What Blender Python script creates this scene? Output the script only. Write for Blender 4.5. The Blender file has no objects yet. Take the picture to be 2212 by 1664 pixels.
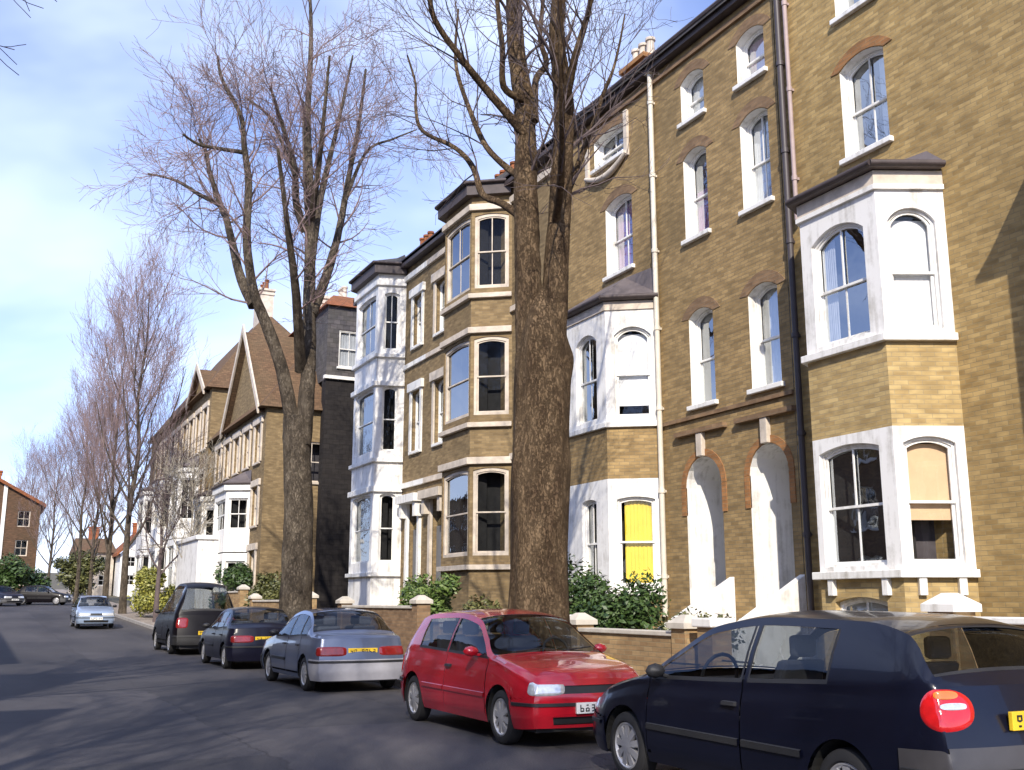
import bpy, math, random
from mathutils import Vector, Matrix
from mathutils.geometry import tessellate_polygon
from math import sin, cos, pi, radians as R, sqrt, exp
random.seed(7)
S = bpy.context.scene
COL = S.collection
# ---------------------------------------------------------------- camera
F_PX = 1040.0; AZ = R(26.6); PT = R(11.8); CZ = 1.5
cam = bpy.data.cameras.new('camera'); camo = bpy.data.objects.new('camera', cam); COL.objects.link(camo)
cam.sensor_fit = 'HORIZONTAL'; cam.sensor_width = 36; cam.lens = 36 * F_PX / 1024
cam.clip_start = .05; cam.clip_end = 3000
camo.location = (0, 0, CZ); camo.rotation_euler = (pi / 2 + PT, 0, -AZ)
S.camera = camo

def at(vx, vy, base, dd=0.0):
    """point seen at photo position (vx,vy) at the distance of a thing whose foot is `base`"""
    X = vx * 1024 / 2212 - 512; Y = 385 - vy * 1024 / 2212
    fw = F_PX * cos(PT) - Y * sin(PT); up = F_PX * sin(PT) + Y * cos(PT)
    fb = base[0] * sin(AZ) + base[1] * cos(AZ) + dd
    t = fb / fw
    return Vector(((fw * sin(AZ) + X * cos(AZ)) * t, (fw * cos(AZ) - X * sin(AZ)) * t, CZ + up * t))

# ---------------------------------------------------------------- light and sky
SAZ = R(29); SEL = R(34)
sdir = Vector((-sin(SAZ) * cos(SEL), -cos(SAZ) * cos(SEL), sin(SEL)))
sun = bpy.data.lights.new('sun', 'SUN'); sun.energy = 4.0; sun.angle = R(.53); sun.color = (1.0, .91, .77)
so = bpy.data.objects.new('sun', sun); COL.objects.link(so)
so.rotation_euler = sdir.to_track_quat('Z', 'Y').to_euler()
W = bpy.data.worlds.new('World'); S.world = W; W.use_nodes = True
nt = W.node_tree; nt.nodes.clear()
N = nt.nodes.new; LK = nt.links.new
sky = N('ShaderNodeTexSky'); sky.sky_type = 'NISHITA'; sky.sun_disc = False
sky.sun_elevation = SEL; sky.sun_rotation = math.atan2(sdir.x, sdir.y)
sky.air_density = 1.0; sky.dust_density = .3; sky.ozone_density = 2.5
tc = N('ShaderNodeTexCoord'); mp = N('ShaderNodeMapping'); mp.inputs['Scale'].default_value = (1.0, 1.0, 2.2)
mp.inputs['Rotation'].default_value = (0.15, -0.35, 0.5)
LK(tc.outputs['Generated'], mp.inputs['Vector'])
n1 = N('ShaderNodeTexNoise'); n1.inputs['Scale'].default_value = 1.5; n1.inputs['Detail'].default_value = 5; n1.inputs['Roughness'].default_value = .5
n1.inputs['Distortion'].default_value = .4
LK(mp.outputs[0], n1.inputs['Vector'])
cr = N('ShaderNodeValToRGB'); cr.color_ramp.elements[0].position = .38; cr.color_ramp.elements[0].color = (0.08, .08, .08, 1)
cr.color_ramp.elements[1].position = .66; cr.color_ramp.elements[1].color = (.75, .75, .75, 1)
LK(n1.outputs['Fac'], cr.inputs['Fac'])
cr.color_ramp.interpolation = 'EASE'
mx = N('ShaderNodeMixRGB'); mx.inputs['Color2'].default_value = (5.6, 6.4, 8.4, 1)
tint = N('ShaderNodeMixRGB'); tint.blend_type = 'MULTIPLY'; tint.inputs['Fac'].default_value = 1; tint.inputs['Color2'].default_value = (.84, .83, 1.10, 1)
LK(sky.outputs[0], tint.inputs['Color1']); LK(tint.outputs[0], mx.inputs['Color1']); LK(cr.outputs['Color'], mx.inputs['Fac'])
bg = N('ShaderNodeBackground'); bg.inputs['Strength'].default_value = .15
wo = N('ShaderNodeOutputWorld'); LK(mx.outputs[0], bg.inputs['Color']); LK(bg.outputs[0], wo.inputs['Surface'])
S.view_settings.view_transform = 'Standard'; S.view_settings.look = 'None'
S.view_settings.exposure = 0.6; S.view_settings.gamma = 1.0

# ---------------------------------------------------------------- materials
def new_mat(name):
    m = bpy.data.materials.new(name); m.use_nodes = True
    return m, m.node_tree, m.node_tree.nodes['Principled BSDF']
def plain(name, c, rough=.6, metal=0, var=.12, scale=4, bump=0, coat=0, detail_scale=None, spec=.5):
    m, t, p = new_mat(name)
    tcn = t.nodes.new('ShaderNodeTexCoord'); n = t.nodes.new('ShaderNodeTexNoise')
    n.inputs['Scale'].default_value = scale; n.inputs['Detail'].default_value = 6; n.inputs['Roughness'].default_value = .62
    t.links.new(tcn.outputs['Object'], n.inputs['Vector'])
    r = t.nodes.new('ShaderNodeValToRGB')
    r.color_ramp.elements[0].position = .3; r.color_ramp.elements[1].position = .72
    r.color_ramp.elements[0].color = tuple(max(0, v * (1 - var)) for v in c) + (1,)
    r.color_ramp.elements[1].color = tuple(min(1, v * (1 + var)) for v in c) + (1,)
    t.links.new(n.outputs['Fac'], r.inputs['Fac']); t.links.new(r.outputs[0], p.inputs['Base Color'])
    p.inputs['Roughness'].default_value = rough; p.inputs['Metallic'].default_value = metal
    p.inputs['Specular IOR Level'].default_value = spec
    if coat: p.inputs['Coat Weight'].default_value = coat; p.inputs['Coat Roughness'].default_value = .03
    if bump:
        b = t.nodes.new('ShaderNodeBump'); b.inputs['Strength'].default_value = bump; b.inputs['Distance'].default_value = .02
        n2 = t.nodes.new('ShaderNodeTexNoise'); n2.inputs['Scale'].default_value = detail_scale or scale * 8; n2.inputs['Detail'].default_value = 4
        t.links.new(tcn.outputs['Object'], n2.inputs['Vector'])
        t.links.new(n2.outputs['Fac'], b.inputs['Height']); t.links.new(b.outputs[0], p.inputs['Normal'])
    return m
def brick(name, c1, c2, mortar, stain=(.09, .075, .055), stain_amt=.5, w=.225, h=.075):
    m, t, p = new_mat(name); nn = t.nodes.new; lk = t.links.new
    uv = nn('ShaderNodeUVMap'); uv.uv_map = 'UVMap'
    b = nn('ShaderNodeTexBrick'); b.inputs['Scale'].default_value = 1
    b.inputs['Brick Width'].default_value = w; b.inputs['Row Height'].default_value = h
    b.inputs['Mortar Size'].default_value = .007; b.inputs['Mortar Smooth'].default_value = .3; b.inputs['Bias'].default_value = 0
    b.inputs['Color1'].default_value = c1 + (1,); b.inputs['Color2'].default_value = c2 + (1,); b.inputs['Mortar'].default_value = mortar + (1,)
    lk(uv.outputs[0], b.inputs['Vector'])
    # single odd-coloured bricks
    n0 = nn('ShaderNodeTexNoise'); n0.inputs['Scale'].default_value = 5.5; n0.inputs['Detail'].default_value = 3
    mpp = nn('ShaderNodeMapping'); mpp.inputs['Scale'].default_value = (.55, 1.7, 1); lk(uv.outputs[0], mpp.inputs['Vector']); lk(mpp.outputs[0], n0.inputs['Vector'])
    r0 = nn('ShaderNodeValToRGB'); r0.color_ramp.elements[0].position = .36; r0.color_ramp.elements[0].color = (.74, .70, .66, 1)
    r0.color_ramp.elements[1].position = .66; r0.color_ramp.elements[1].color = (1.2, 1.15, 1.05, 1)
    lk(n0.outputs['Fac'], r0.inputs['Fac'])
    m0 = nn('ShaderNodeMixRGB'); m0.blend_type = 'MULTIPLY'; m0.inputs['Fac'].default_value = .75
    lk(b.outputs['Color'], m0.inputs['Color1']); lk(r0.outputs[0], m0.inputs['Color2'])
    n1_ = nn('ShaderNodeTexNoise'); n1_.inputs['Scale'].default_value = .45; n1_.inputs['Detail'].default_value = 7; n1_.inputs['Roughness'].default_value = .65
    lk(uv.outputs[0], n1_.inputs['Vector'])
    r1 = nn('ShaderNodeValToRGB'); r1.color_ramp.elements[0].position = .42; r1.color_ramp.elements[1].position = .72
    r1.color_ramp.elements[0].color = (0, 0, 0, 1); r1.color_ramp.elements[1].color = (stain_amt,) * 3 + (1,)
    lk(n1_.outputs['Fac'], r1.inputs['Fac'])
    m1 = nn('ShaderNodeMixRGB'); m1.inputs['Color2'].default_value = stain + (1,)
    lk(m0.outputs[0], m1.inputs['Color1']); lk(r1.outputs[0], m1.inputs['Fac'])
    lk(m1.outputs[0], p.inputs['Base Color']); p.inputs['Roughness'].default_value = .9; p.inputs['Specular IOR Level'].default_value = .2
    bp = nn('ShaderNodeBump'); bp.inputs['Strength'].default_value = .5; bp.inputs['Distance'].default_value = .006; bp.invert = True
    lk(b.outputs['Fac'], bp.inputs['Height']); lk(bp.outputs[0], p.inputs['Normal'])
    return m
def glass(name, tintc=(.8, .85, .85), refl=1.0, base=.06):
    m = bpy.data.materials.new(name); m.use_nodes = True; t = m.node_tree; t.nodes.clear(); nn = t.nodes.new
    o = nn('ShaderNodeOutputMaterial'); mixs = nn('ShaderNodeMixShader'); tr = nn('ShaderNodeBsdfTransparent'); gl = nn('ShaderNodeBsdfGlossy')
    tr.inputs['Color'].default_value = tintc + (1,); gl.inputs['Roughness'].default_value = .015; gl.inputs['Color'].default_value = (.9, .95, 1, 1)
    lw = nn('ShaderNodeFresnel'); lw.inputs['IOR'].default_value = 1.5
    mu = nn('ShaderNodeMath'); mu.operation = 'MULTIPLY_ADD'; mu.inputs[1].default_value = refl; mu.inputs[2].default_value = base; mu.use_clamp = True
    # old sheet glass is never quite flat
    tcn = nn('ShaderNodeTexCoord'); ns = nn('ShaderNodeTexNoise'); ns.inputs['Scale'].default_value = 2.2
    bp = nn('ShaderNodeBump'); bp.inputs['Strength'].default_value = .12; bp.inputs['Distance'].default_value = .02
    t.links.new(tcn.outputs['Object'], ns.inputs['Vector']); t.links.new(ns.outputs['Fac'], bp.inputs['Height']); t.links.new(bp.outputs[0], gl.inputs['Normal'])
    t.links.new(lw.outputs[0], mu.inputs[0]); t.links.new(mu.outputs[0], mixs.inputs[0])
    t.links.new(tr.outputs[0], mixs.inputs[1]); t.links.new(gl.outputs[0], mixs.inputs[2]); t.links.new(mixs.outputs[0], o.inputs[0])
    return m
def bark(name, c, dark, light):
    m, t, p = new_mat(name); nn = t.nodes.new; lk = t.links.new
    tcn = nn('ShaderNodeTexCoord'); mpp = nn('ShaderNodeMapping'); mpp.inputs['Scale'].default_value = (1, 1, .5)
    lk(tcn.outputs['Object'], mpp.inputs['Vector'])
    a = nn('ShaderNodeTexNoise'); a.inputs['Scale'].default_value = 3.2; a.inputs['Detail'].default_value = 9; a.inputs['Roughness'].default_value = .75
    lk(mpp.outputs[0], a.inputs['Vector'])
    r = nn('ShaderNodeValToRGB'); e = r.color_ramp.elements
    e[0].position = .36; e[0].color = dark + (1,); e[1].position = .66; e[1].color = light + (1,)
    k = e.new(.5); k.color = c + (1,)
    lk(a.outputs['Fac'], r.inputs['Fac'])
    # broken plates of bark
    v = nn('ShaderNodeTexVoronoi'); v.feature = 'DISTANCE_TO_EDGE'; v.inputs['Scale'].default_value = 17
    mq = nn('ShaderNodeMapping'); mq.inputs['Scale'].default_value = (1, 1, .22); lk(tcn.outputs['Object'], mq.inputs['Vector'])
    ad = nn('ShaderNodeMixRGB'); ad.blend_type = 'ADD'; ad.inputs['Fac'].default_value = .5; lk(mq.outputs[0], ad.inputs['Color1']); lk(a.outputs['Color'], ad.inputs['Color2']); lk(ad.outputs[0], v.inputs['Vector'])
    rv_ = nn('ShaderNodeValToRGB'); rv_.color_ramp.elements[0].color = (.38, .36, .33, 1); rv_.color_ramp.elements[1].position = .13; rv_.color_ramp.elements[1].color = (1, 1, 1, 1)
    lk(v.outputs['Distance'], rv_.inputs['Fac'])
    mm = nn('ShaderNodeMixRGB'); mm.blend_type = 'MULTIPLY'; mm.inputs['Fac'].default_value = .38; lk(r.outputs[0], mm.inputs['Color1']); lk(rv_.outputs[0], mm.inputs['Color2'])
    lk(mm.outputs[0], p.inputs['Base Color']); p.inputs['Roughness'].default_value = .95; p.inputs['Specular IOR Level'].default_value = .15
    b = nn('ShaderNodeBump'); b.inputs['Strength'].default_value = .9; b.inputs['Distance'].default_value = .035
    a2 = nn('ShaderNodeTexNoise'); a2.inputs['Scale'].default_value = 16; a2.inputs['Detail'].default_value = 5
    lk(mpp.outputs[0], a2.inputs['Vector']); sm_ = nn('ShaderNodeMath'); sm_.operation = 'MULTIPLY_ADD'; sm_.inputs[1].default_value = .5
    lk(a2.outputs['Fac'], sm_.inputs[0]); lk(rv_.outputs[0], sm_.inputs[2]); lk(sm_.outputs[0], b.inputs['Height']); lk(b.outputs[0], p.inputs['Normal'])
    return m
def leafmat(name, a, b_):
    m, t, p = new_mat(name); nn = t.nodes.new; lk = t.links.new
    g = nn('ShaderNodeNewGeometry'); r = nn('ShaderNodeValToRGB')
    r.color_ramp.elements[0].color = a + (1,); r.color_ramp.elements[1].color = b_ + (1,)
    lk(g.outputs['Random Per Island'], r.inputs['Fac']); lk(r.outputs[0], p.inputs['Base Color'])
    p.inputs['Roughness'].default_value = .5
    return m
M = {}
M['brickA'] = brick('yellow_brick', (.46, .335, .155), (.315, .22, .095), (.31, .25, .14), (.12, .09, .05), .45)
M['brickB'] = brick('brown_stock_brick', (.40, .285, .14), (.265, .185, .09), (.24, .195, .125), (.10, .075, .04), .55)
M['brickBay'] = brick('buff_bay_brick', (.52, .40, .20), (.39, .285, .135), (.37, .30, .18), (.18, .13, .06), .35)
M['brickC'] = brick('weathered_brick', (.30, .225, .125), (.20, .145, .08), (.22, .175, .115), (.12, .09, .05), .55)  # stained brick, base darkened to carry street-tree shade on the bay house
M['brickR'] = brick('red_brick', (.42, .13, .045), (.30, .09, .035), (.25, .15, .1), (.14, .07, .04), .4)
M['brickdark'] = brick('sooty_red_brown_brick', (.15, .085, .055), (.10, .06, .04), (.1, .08, .06), (.06, .05, .03), .5)  # dark red-brown base, blotched with a still darker tone
M['brickM'] = brick('rubbed_brick', (.40, .20, .085), (.30, .145, .06), (.27, .19, .11), (.14, .09, .05), .4)
M['brickD'] = brick('dull_brick', (.30, .20, .12), (.2, .13, .08), (.22, .17, .12), (.1, .07, .05), .5)
M['garden'] = brick('garden_wall_brick', (.44, .31, .17), (.30, .19, .10), (.3, .24, .15), (.14, .11, .07), .5)
def weathered(name, c, rough, amt):
    m, t, p = new_mat(name); nn = t.nodes.new; lk = t.links.new
    tcn = nn('ShaderNodeTexCoord'); mp1 = nn('ShaderNodeMapping'); mp1.inputs['Scale'].default_value = (5, 5, .45); lk(tcn.outputs['Object'], mp1.inputs['Vector'])
    a = nn('ShaderNodeTexNoise'); a.inputs['Scale'].default_value = 1.6; a.inputs['Detail'].default_value = 6; lk(mp1.outputs[0], a.inputs['Vector'])
    b = nn('ShaderNodeTexNoise'); b.inputs['Scale'].default_value = 2.3; b.inputs['Detail'].default_value = 8; b.inputs['Roughness'].default_value = .7; lk(tcn.outputs['Object'], b.inputs['Vector'])
    mu = nn('ShaderNodeMath'); mu.operation = 'MULTIPLY'; lk(a.outputs['Fac'], mu.inputs[0]); lk(b.outputs['Fac'], mu.inputs[1])
    r = nn('ShaderNodeValToRGB'); r.color_ramp.elements[0].position = .24; r.color_ramp.elements[0].color = c + (1,)
    r.color_ramp.elements[1].position = .46; r.color_ramp.elements[1].color = tuple(v * (1 - amt) * k for v, k in zip(c, (1, .96, .88))) + (1,)
    lk(mu.outputs[0], r.inputs['Fac']); lk(r.outputs[0], p.inputs['Base Color']); p.inputs['Roughness'].default_value = rough
    bp = nn('ShaderNodeBump'); bp.inputs['Strength'].default_value = .25; bp.inputs['Distance'].default_value = .006
    n3 = nn('ShaderNodeTexNoise'); n3.inputs['Scale'].default_value = 25; n3.inputs['Detail'].default_value = 4; lk(tcn.outputs['Object'], n3.inputs['Vector']); lk(n3.outputs['Fac'], bp.inputs['Height']); lk(bp.outputs[0], p.inputs['Normal'])
    return m
M['white'] = weathered('white_paint', (.80, .79, .76), .55, .45)
M['whiteb'] = weathered('white_render', (.80, .79, .77), .7, .5)
M['cream'] = plain('cream_stone', (.56, .49, .41), .8, var=.25, scale=3)
M['lead'] = plain('lead_roof', (.12, .10, .10), .6, var=.3, scale=3)
M['slate'] = brick('roof_slates', (.10, .095, .11), (.06, .06, .07), (.03, .03, .03), (.13, .12, .09), .5, .3, .22)
M['tile'] = brick('red_roof_tiles', (.33, .12, .055), (.22, .085, .04), (.08, .04, .03), (.1, .08, .05), .5, .2, .14)
M['tileb'] = brick('brown_roof_tiles', (.17, .105, .065), (.12, .075, .048), (.07, .05, .03), (.12, .1, .06), .5, .2, .14)
M['wood'] = plain('dark_fascia', (.06, .045, .045), .6, var=.3)
M['pipe'] = plain('dark_iron_pipe', (.06, .05, .055), .5)
M['pipec'] = plain('cream_pipe', (.62, .57, .48), .5)
M['pipep'] = plain('pinkish_pipe', (.36, .28, .27), .6)
M['room'] = plain('dark_room', (.022, .02, .02), .9, var=.4)  # gloom of unlit rooms put into the colour of boxes behind panes
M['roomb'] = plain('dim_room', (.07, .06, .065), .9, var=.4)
M['blind'] = plain('white_blind', (.85, .85, .84), .8, var=.05)
M['blindt'] = plain('peach_blind', (.72, .50, .30), .8, var=.08)
M['lilac'] = plain('lilac_curtain', (.36, .15, .32), .9, var=.2)
M['net'] = plain('net_curtain', (.55, .55, .57), .9, var=.12)
M['yellow'] = plain('yellow_curtain', (.82, .62, .04), .7, var=.12, scale=3)
M['glass'] = glass('window_glass', (.75, .78, .8), .36, .0)
M['glassc'] = glass('clear_glass', (.93, .94, .95), .5, .02)
M['carglass'] = glass('car_glass', (.86, .90, .91), .7, .02)
M['door'] = plain('grey_door_paint', (.16, .17, .19), .4)
M['road'] = None
M['concrete'] = plain('kerb_stone', (.30, .28, .26), .85, var=.25, scale=2.5, bump=.3)
M['step'] = plain('pale_step_stone', (.52, .48, .42), .85, var=.2, scale=3)
M['rubber'] = plain('tyre_rubber', (.018, .018, .02), .8)
M['rim'] = plain('silver_wheel', (.52, .52, .54), .35, metal=.5, var=.1)
M['rimd'] = plain('dull_wheel', (.10, .10, .11), .6)
M['black'] = plain('black_plastic', (.02, .02, .022), .55)
M['greyp'] = plain('grey_plastic', (.10, .10, .105), .5)
M['seam'] = plain('seam_dark', (.008, .008, .008), .9)
M['seat'] = plain('car_seat_cloth', (.07, .07, .08), .9)
M['redlens'] = plain('red_lens', (.65, .012, .015), .12, coat=1, var=.15, scale=20)
M['dimlens'] = plain('dark_red_lens', (.22, .012, .012), .15, coat=1, var=.2, scale=20)
M['orangelens'] = plain('orange_lens', (.75, .22, .03), .12, coat=1)
M['headlens'] = plain('headlamp_lens', (.75, .77, .78), .08, coat=1, var=.2, scale=25, metal=.4)
M['platey'] = plain('yellow_plate', (.78, .52, .03), .4, var=.05)
M['platew'] = plain('white_plate', (.8, .8, .78), .4, var=.05)
M['ink'] = plain('plate_letters', (.02, .02, .02), .5)
M['navy'] = plain('navy_paint', (.004, .005, .014), .28, coat=.4, spec=.35, var=.08)
M['redp'] = plain('red_paint', (.46, .008, .020), .25, coat=1, var=.08)
M['bluegrey'] = plain('blue_grey_paint', (.11, .135, .21), .3, metal=.3, coat=1, var=.05)
M['lilacp'] = plain('pale_bumper_plastic', (.34, .34, .38), .4)
M['bumpg'] = plain('grey_bumper_plastic', (.055, .052, .055), .4)
M['darkblue'] = plain('dark_blue_paint', (.006, .006, .016), .3, coat=.15, spec=.3, var=.06)
M['darkteal'] = plain('dark_purple_grey_paint', (.004, .003, .005), .4, coat=.05, spec=.2, var=.06)
M['paleblue'] = plain('pale_blue_paint', (.28, .36, .50), .3, metal=.2, coat=1, var=.05)
M['bark1'] = bark('plane_bark', (.135, .092, .055), (.075, .048, .03), (.235, .165, .10))
M['bark2'] = bark('brown_bark', (.13, .105, .08), (.06, .05, .04), (.25, .21, .16))
M['twig'] = plain('twig_bark', (.10, .075, .075), .9, var=.3)
M['twigp'] = plain('mauve_twigs', (.22, .155, .15), .9, var=.3)
M['twigl'] = plain('pale_twigs', (.30, .27, .22), .9, var=.3)
M['leafd'] = leafmat('dark_green_leaves', (.018, .045, .010), (.07, .12, .03))
M['leafm'] = leafmat('mid_green_leaves', (.045, .09, .015), (.14, .20, .05))
M['leafy'] = leafmat('yellow_green_leaves', (.13, .15, .03), (.36, .34, .07))
M['leafo'] = leafmat('olive_leaves', (.05, .06, .015), (.15, .15, .05))
M['ivy'] = plain('ivy_clad_render', (.085, .068, .04), .9, var=.5, scale=3, bump=.6)
M['tar'] = brick('tarred_slate_hanging', (.028, .026, .028), (.018, .017, .02), (.01, .01, .01), (.035, .03, .028), .5, .3, .22)  # shade of the side passage put into the wall's near-black colour
M['soil'] = plain('garden_soil', (.10, .085, .05), .95, var=.4, scale=2, bump=.5)

def road_mat():
    m, t, p = new_mat('asphalt'); nn = t.nodes.new; lk = t.links.new
    tcn = nn('ShaderNodeTexCoord')
    a = nn('ShaderNodeTexNoise'); a.inputs['Scale'].default_value = .35; a.inputs['Detail'].default_value = 6
    mpp = nn('ShaderNodeMapping'); mpp.inputs['Scale'].default_value = (1.6, .35, 1); lk(tcn.outputs['Object'], mpp.inputs['Vector']); lk(mpp.outputs[0], a.inputs['Vector'])
    r = nn('ShaderNodeValToRGB'); r.color_ramp.elements[0].position = .35; r.color_ramp.elements[0].color = (.044, .043, .050, 1)
    r.color_ramp.elements[1].position = .7; r.color_ramp.elements[1].color = (.078, .074, .078, 1)
    lk(a.outputs['Fac'], r.inputs['Fac'])
    b = nn('ShaderNodeTexNoise'); b.inputs['Scale'].default_value = 60; b.inputs['Detail'].default_value = 3; lk(tcn.outputs['Object'], b.inputs['Vector'])
    r2 = nn('ShaderNodeValToRGB'); r2.color_ramp.elements[0].position = .3; r2.color_ramp.elements[0].color = (.7, .7, .7, 1); r2.color_ramp.elements[1].position = .75; r2.color_ramp.elements[1].color = (1.35, 1.35, 1.35, 1)
    lk(b.outputs['Fac'], r2.inputs['Fac'])
    mm = nn('ShaderNodeMixRGB'); mm.blend_type = 'MULTIPLY'; mm.inputs['Fac'].default_value = 1
    lk(r.outputs[0], mm.inputs['Color1']); lk(r2.outputs[0], mm.inputs['Color2']); lk(mm.outputs[0], p.inputs['Base Color'])
    # gutter grime, oily parking strip, tar joints and repair patches
    sx = nn('ShaderNodeSeparateXYZ'); lk(tcn.outputs['Object'], sx.inputs[0])
    def band(lo_, hi_, c0, c1, src, fac):
        rr = nn('ShaderNodeMapRange'); rr.inputs['From Min'].default_value = lo_; rr.inputs['From Max'].default_value = hi_; lk(sx.outputs['X'], rr.inputs['Value'])
        mu2 = nn('ShaderNodeMath'); mu2.operation = 'MULTIPLY'; lk(rr.outputs[0], mu2.inputs[0]); lk(fac, mu2.inputs[1])
        x_ = nn('ShaderNodeMixRGB'); x_.inputs['Color2'].default_value = c1; lk(src, x_.inputs['Color1']); lk(mu2.outputs[0], x_.inputs['Fac']); return x_.outputs[0]
    g1 = nn('ShaderNodeTexNoise'); g1.inputs['Scale'].default_value = 1.7; g1.inputs['Detail'].default_value = 7; lk(tcn.outputs['Object'], g1.inputs['Vector'])
    out = band(6.2, 6.9, 0, (.13, .11, .085, 1), mm.outputs[0], g1.outputs['Fac'])
    vb = nn('ShaderNodeTexBrick'); vb.inputs['Scale'].default_value = 1; vb.inputs['Brick Width'].default_value = 4.3; vb.inputs['Row Height'].default_value = 2.9; vb.inputs['Mortar Size'].default_value = .018
    vb.inputs['Color1'].default_value = (.82, .82, .84, 1); vb.inputs['Color2'].default_value = (1.22, 1.2, 1.2, 1); vb.inputs['Mortar'].default_value = (.7, .7, .7, 1)
    wn = nn('ShaderNodeMixRGB'); wn.blend_type = 'ADD'; wn.inputs['Fac'].default_value = .35; mq = nn('ShaderNodeMapping'); mq.inputs['Rotation'].default_value = (0, 0, 1.5708); lk(tcn.outputs['Object'], mq.inputs['Vector'])
    lk(mq.outputs[0], wn.inputs['Color1']); lk(g1.outputs['Color'], wn.inputs['Color2']); lk(wn.outputs[0], vb.inputs['Vector'])
    xm_ = nn('ShaderNodeMixRGB'); xm_.blend_type = 'MULTIPLY'; xm_.inputs['Fac'].default_value = .8; lk(out, xm_.inputs['Color1']); lk(vb.outputs['Color'], xm_.inputs['Color2'])
    lk(xm_.outputs[0], p.inputs['Base Color'])
    p.inputs['Roughness'].default_value = .8; p.inputs['Specular IOR Level'].default_value = .3
    bp = nn('ShaderNodeBump'); bp.inputs['Strength'].default_value = .4; bp.inputs['Distance'].default_value = .01
    lk(b.outputs['Fac'], bp.inputs['Height']); lk(bp.outputs[0], p.inputs['Normal'])
    return m
M['road'] = road_mat()
def paving_mat():
    return brick('paving_slabs', (.33, .29, .26), (.25, .22, .2), (.12, .11, .1), (.16, .14, .12), .4, .75, .6)
M['paving'] = paving_mat()

# ---------------------------------------------------------------- objects
ORG = {}
def thing(name, label, cat, loc=(0, 0, 0), group=None, rz=0):
    o = bpy.data.objects.new(name, None); COL.objects.link(o); o.location = loc; o.rotation_euler = (0, 0, rz)
    o.empty_display_size = .3
    o['label'] = label; o['category'] = cat
    if group: o['group'] = group
    ORG[o] = Vector(loc)
    return o
def tag(o, label=None, cat=None, group=None, kind=None):
    for k, v in (('label', label), ('category', cat), ('group', group), ('kind', kind)):
        if v: o[k] = v
    return o
class MB:
    def __init__(s): s.v = []; s.f = []
    def add(s, pts, faces):
        b = len(s.v); s.v += [tuple(p) for p in pts]; s.f += [tuple(i + b for i in f) for f in faces]
    def quad(s, a, b, c, d): s.add([a, b, c, d], [(0, 1, 2, 3)])
    def box(s, x0, x1, y0, y1, z0, z1):
        s.hexa([(x0, y0, z0), (x1, y0, z0), (x1, y1, z0), (x0, y1, z0), (x0, y0, z1), (x1, y0, z1), (x1, y1, z1), (x0, y1, z1)])
    def hexa(s, p): s.add(p, [(0, 3, 2, 1), (4, 5, 6, 7), (0, 1, 5, 4), (1, 2, 6, 5), (2, 3, 7, 6), (3, 0, 4, 7)])
    def tube(s, pts, rad, n=8, cap=True, jit=0):
        pts = [Vector(p) for p in pts]; rings = []; up = None
        for i, p in enumerate(pts):
            d = (pts[min(i + 1, len(pts) - 1)] - pts[max(i - 1, 0)])
            if d.length < 1e-9: d = Vector((0, 0, 1))
            d.normalize()
            if up is None: up = d.orthogonal().normalized()
            else:
                up = up - d * up.dot(d)
                up = up.normalized() if up.length > 1e-6 else d.orthogonal().normalized()
            w = d.cross(up); r = rad[i] if hasattr(rad, '__len__') else rad
            rings.append([p + (up * cos(2 * pi * k / n) + w * sin(2 * pi * k / n)) * r * (1 + (random.uniform(-jit, jit) if jit else 0)) for k in range(n)])
        b = len(s.v)
        for rg in rings: s.v += [tuple(q) for q in rg]
        for i in range(len(rings) - 1):
            for k in range(n):
                s.f.append((b + i * n + k, b + i * n + (k + 1) % n, b + (i + 1) * n + (k + 1) % n, b + (i + 1) * n + k))
        if cap:
            s.f.append(tuple(b + k for k in reversed(range(n)))); s.f.append(tuple(b + (len(rings) - 1) * n + k for k in range(n)))
    def lathe_x(s, prof, c, n=32):
        """profile of (x, r) spun about an axis along x through c"""
        b = len(s.v)
        for (x, r) in prof:
            for k in range(n): s.v.append((c[0] + x, c[1] + r * cos(2 * pi * k / n), c[2] + r * sin(2 * pi * k / n)))
        for i in range(len(prof) - 1):
            for k in range(n): s.f.append((b + i * n + k, b + i * n + (k + 1) % n, b + (i + 1) * n + (k + 1) % n, b + (i + 1) * n + k))
    def build(s, name, mat, parent=None, smooth=None, org=None, bevel=0):
        me = bpy.data.meshes.new(name)
        o0 = Vector(org) if org is not None else (ORG.get(parent, Vector((0, 0, 0))) if parent else Vector((0, 0, 0)))
        vs = [(v[0] - o0.x, v[1] - o0.y, v[2] - o0.z) for v in s.v]
        me.from_pydata(vs, [], s.f); me.update()
        uvl = me.uv_layers.new(name='UVMap')
        dat = [0.0] * (2 * len(me.loops))
        for p in me.polygons:
            n = p.normal
            if abs(n.z) > .95: tx, ty = Vector((0, 1, 0)), Vector((1, 0, 0))
            else:
                tx = Vector((-n.y, n.x, 0)).normalized(); ty = n.cross(tx)
            for li in p.loop_indices:
                q = s.v[me.loops[li].vertex_index]
                dat[2 * li] = q[0] * tx.x + q[1] * tx.y; dat[2 * li + 1] = q[0] * ty.x + q[1] * ty.y + q[2] * ty.z
        uvl.data.foreach_set('uv', dat)
        if smooth is not None:
            me.polygons.foreach_set('use_smooth', [True] * len(me.polygons)); me.set_sharp_from_angle(angle=R(smooth))
        me.materials.append(mat)
        o = bpy.data.objects.new(name, me); COL.objects.link(o)
        if parent: o.parent = parent; ORG[o] = ORG.get(parent, Vector((0, 0, 0)))
        else:
            o.location = o0
        if bevel:
            bm = o.modifiers.new('bevel', 'BEVEL'); bm.width = bevel; bm.segments = 2; bm.limit_method = 'ANGLE'
        return o

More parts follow.
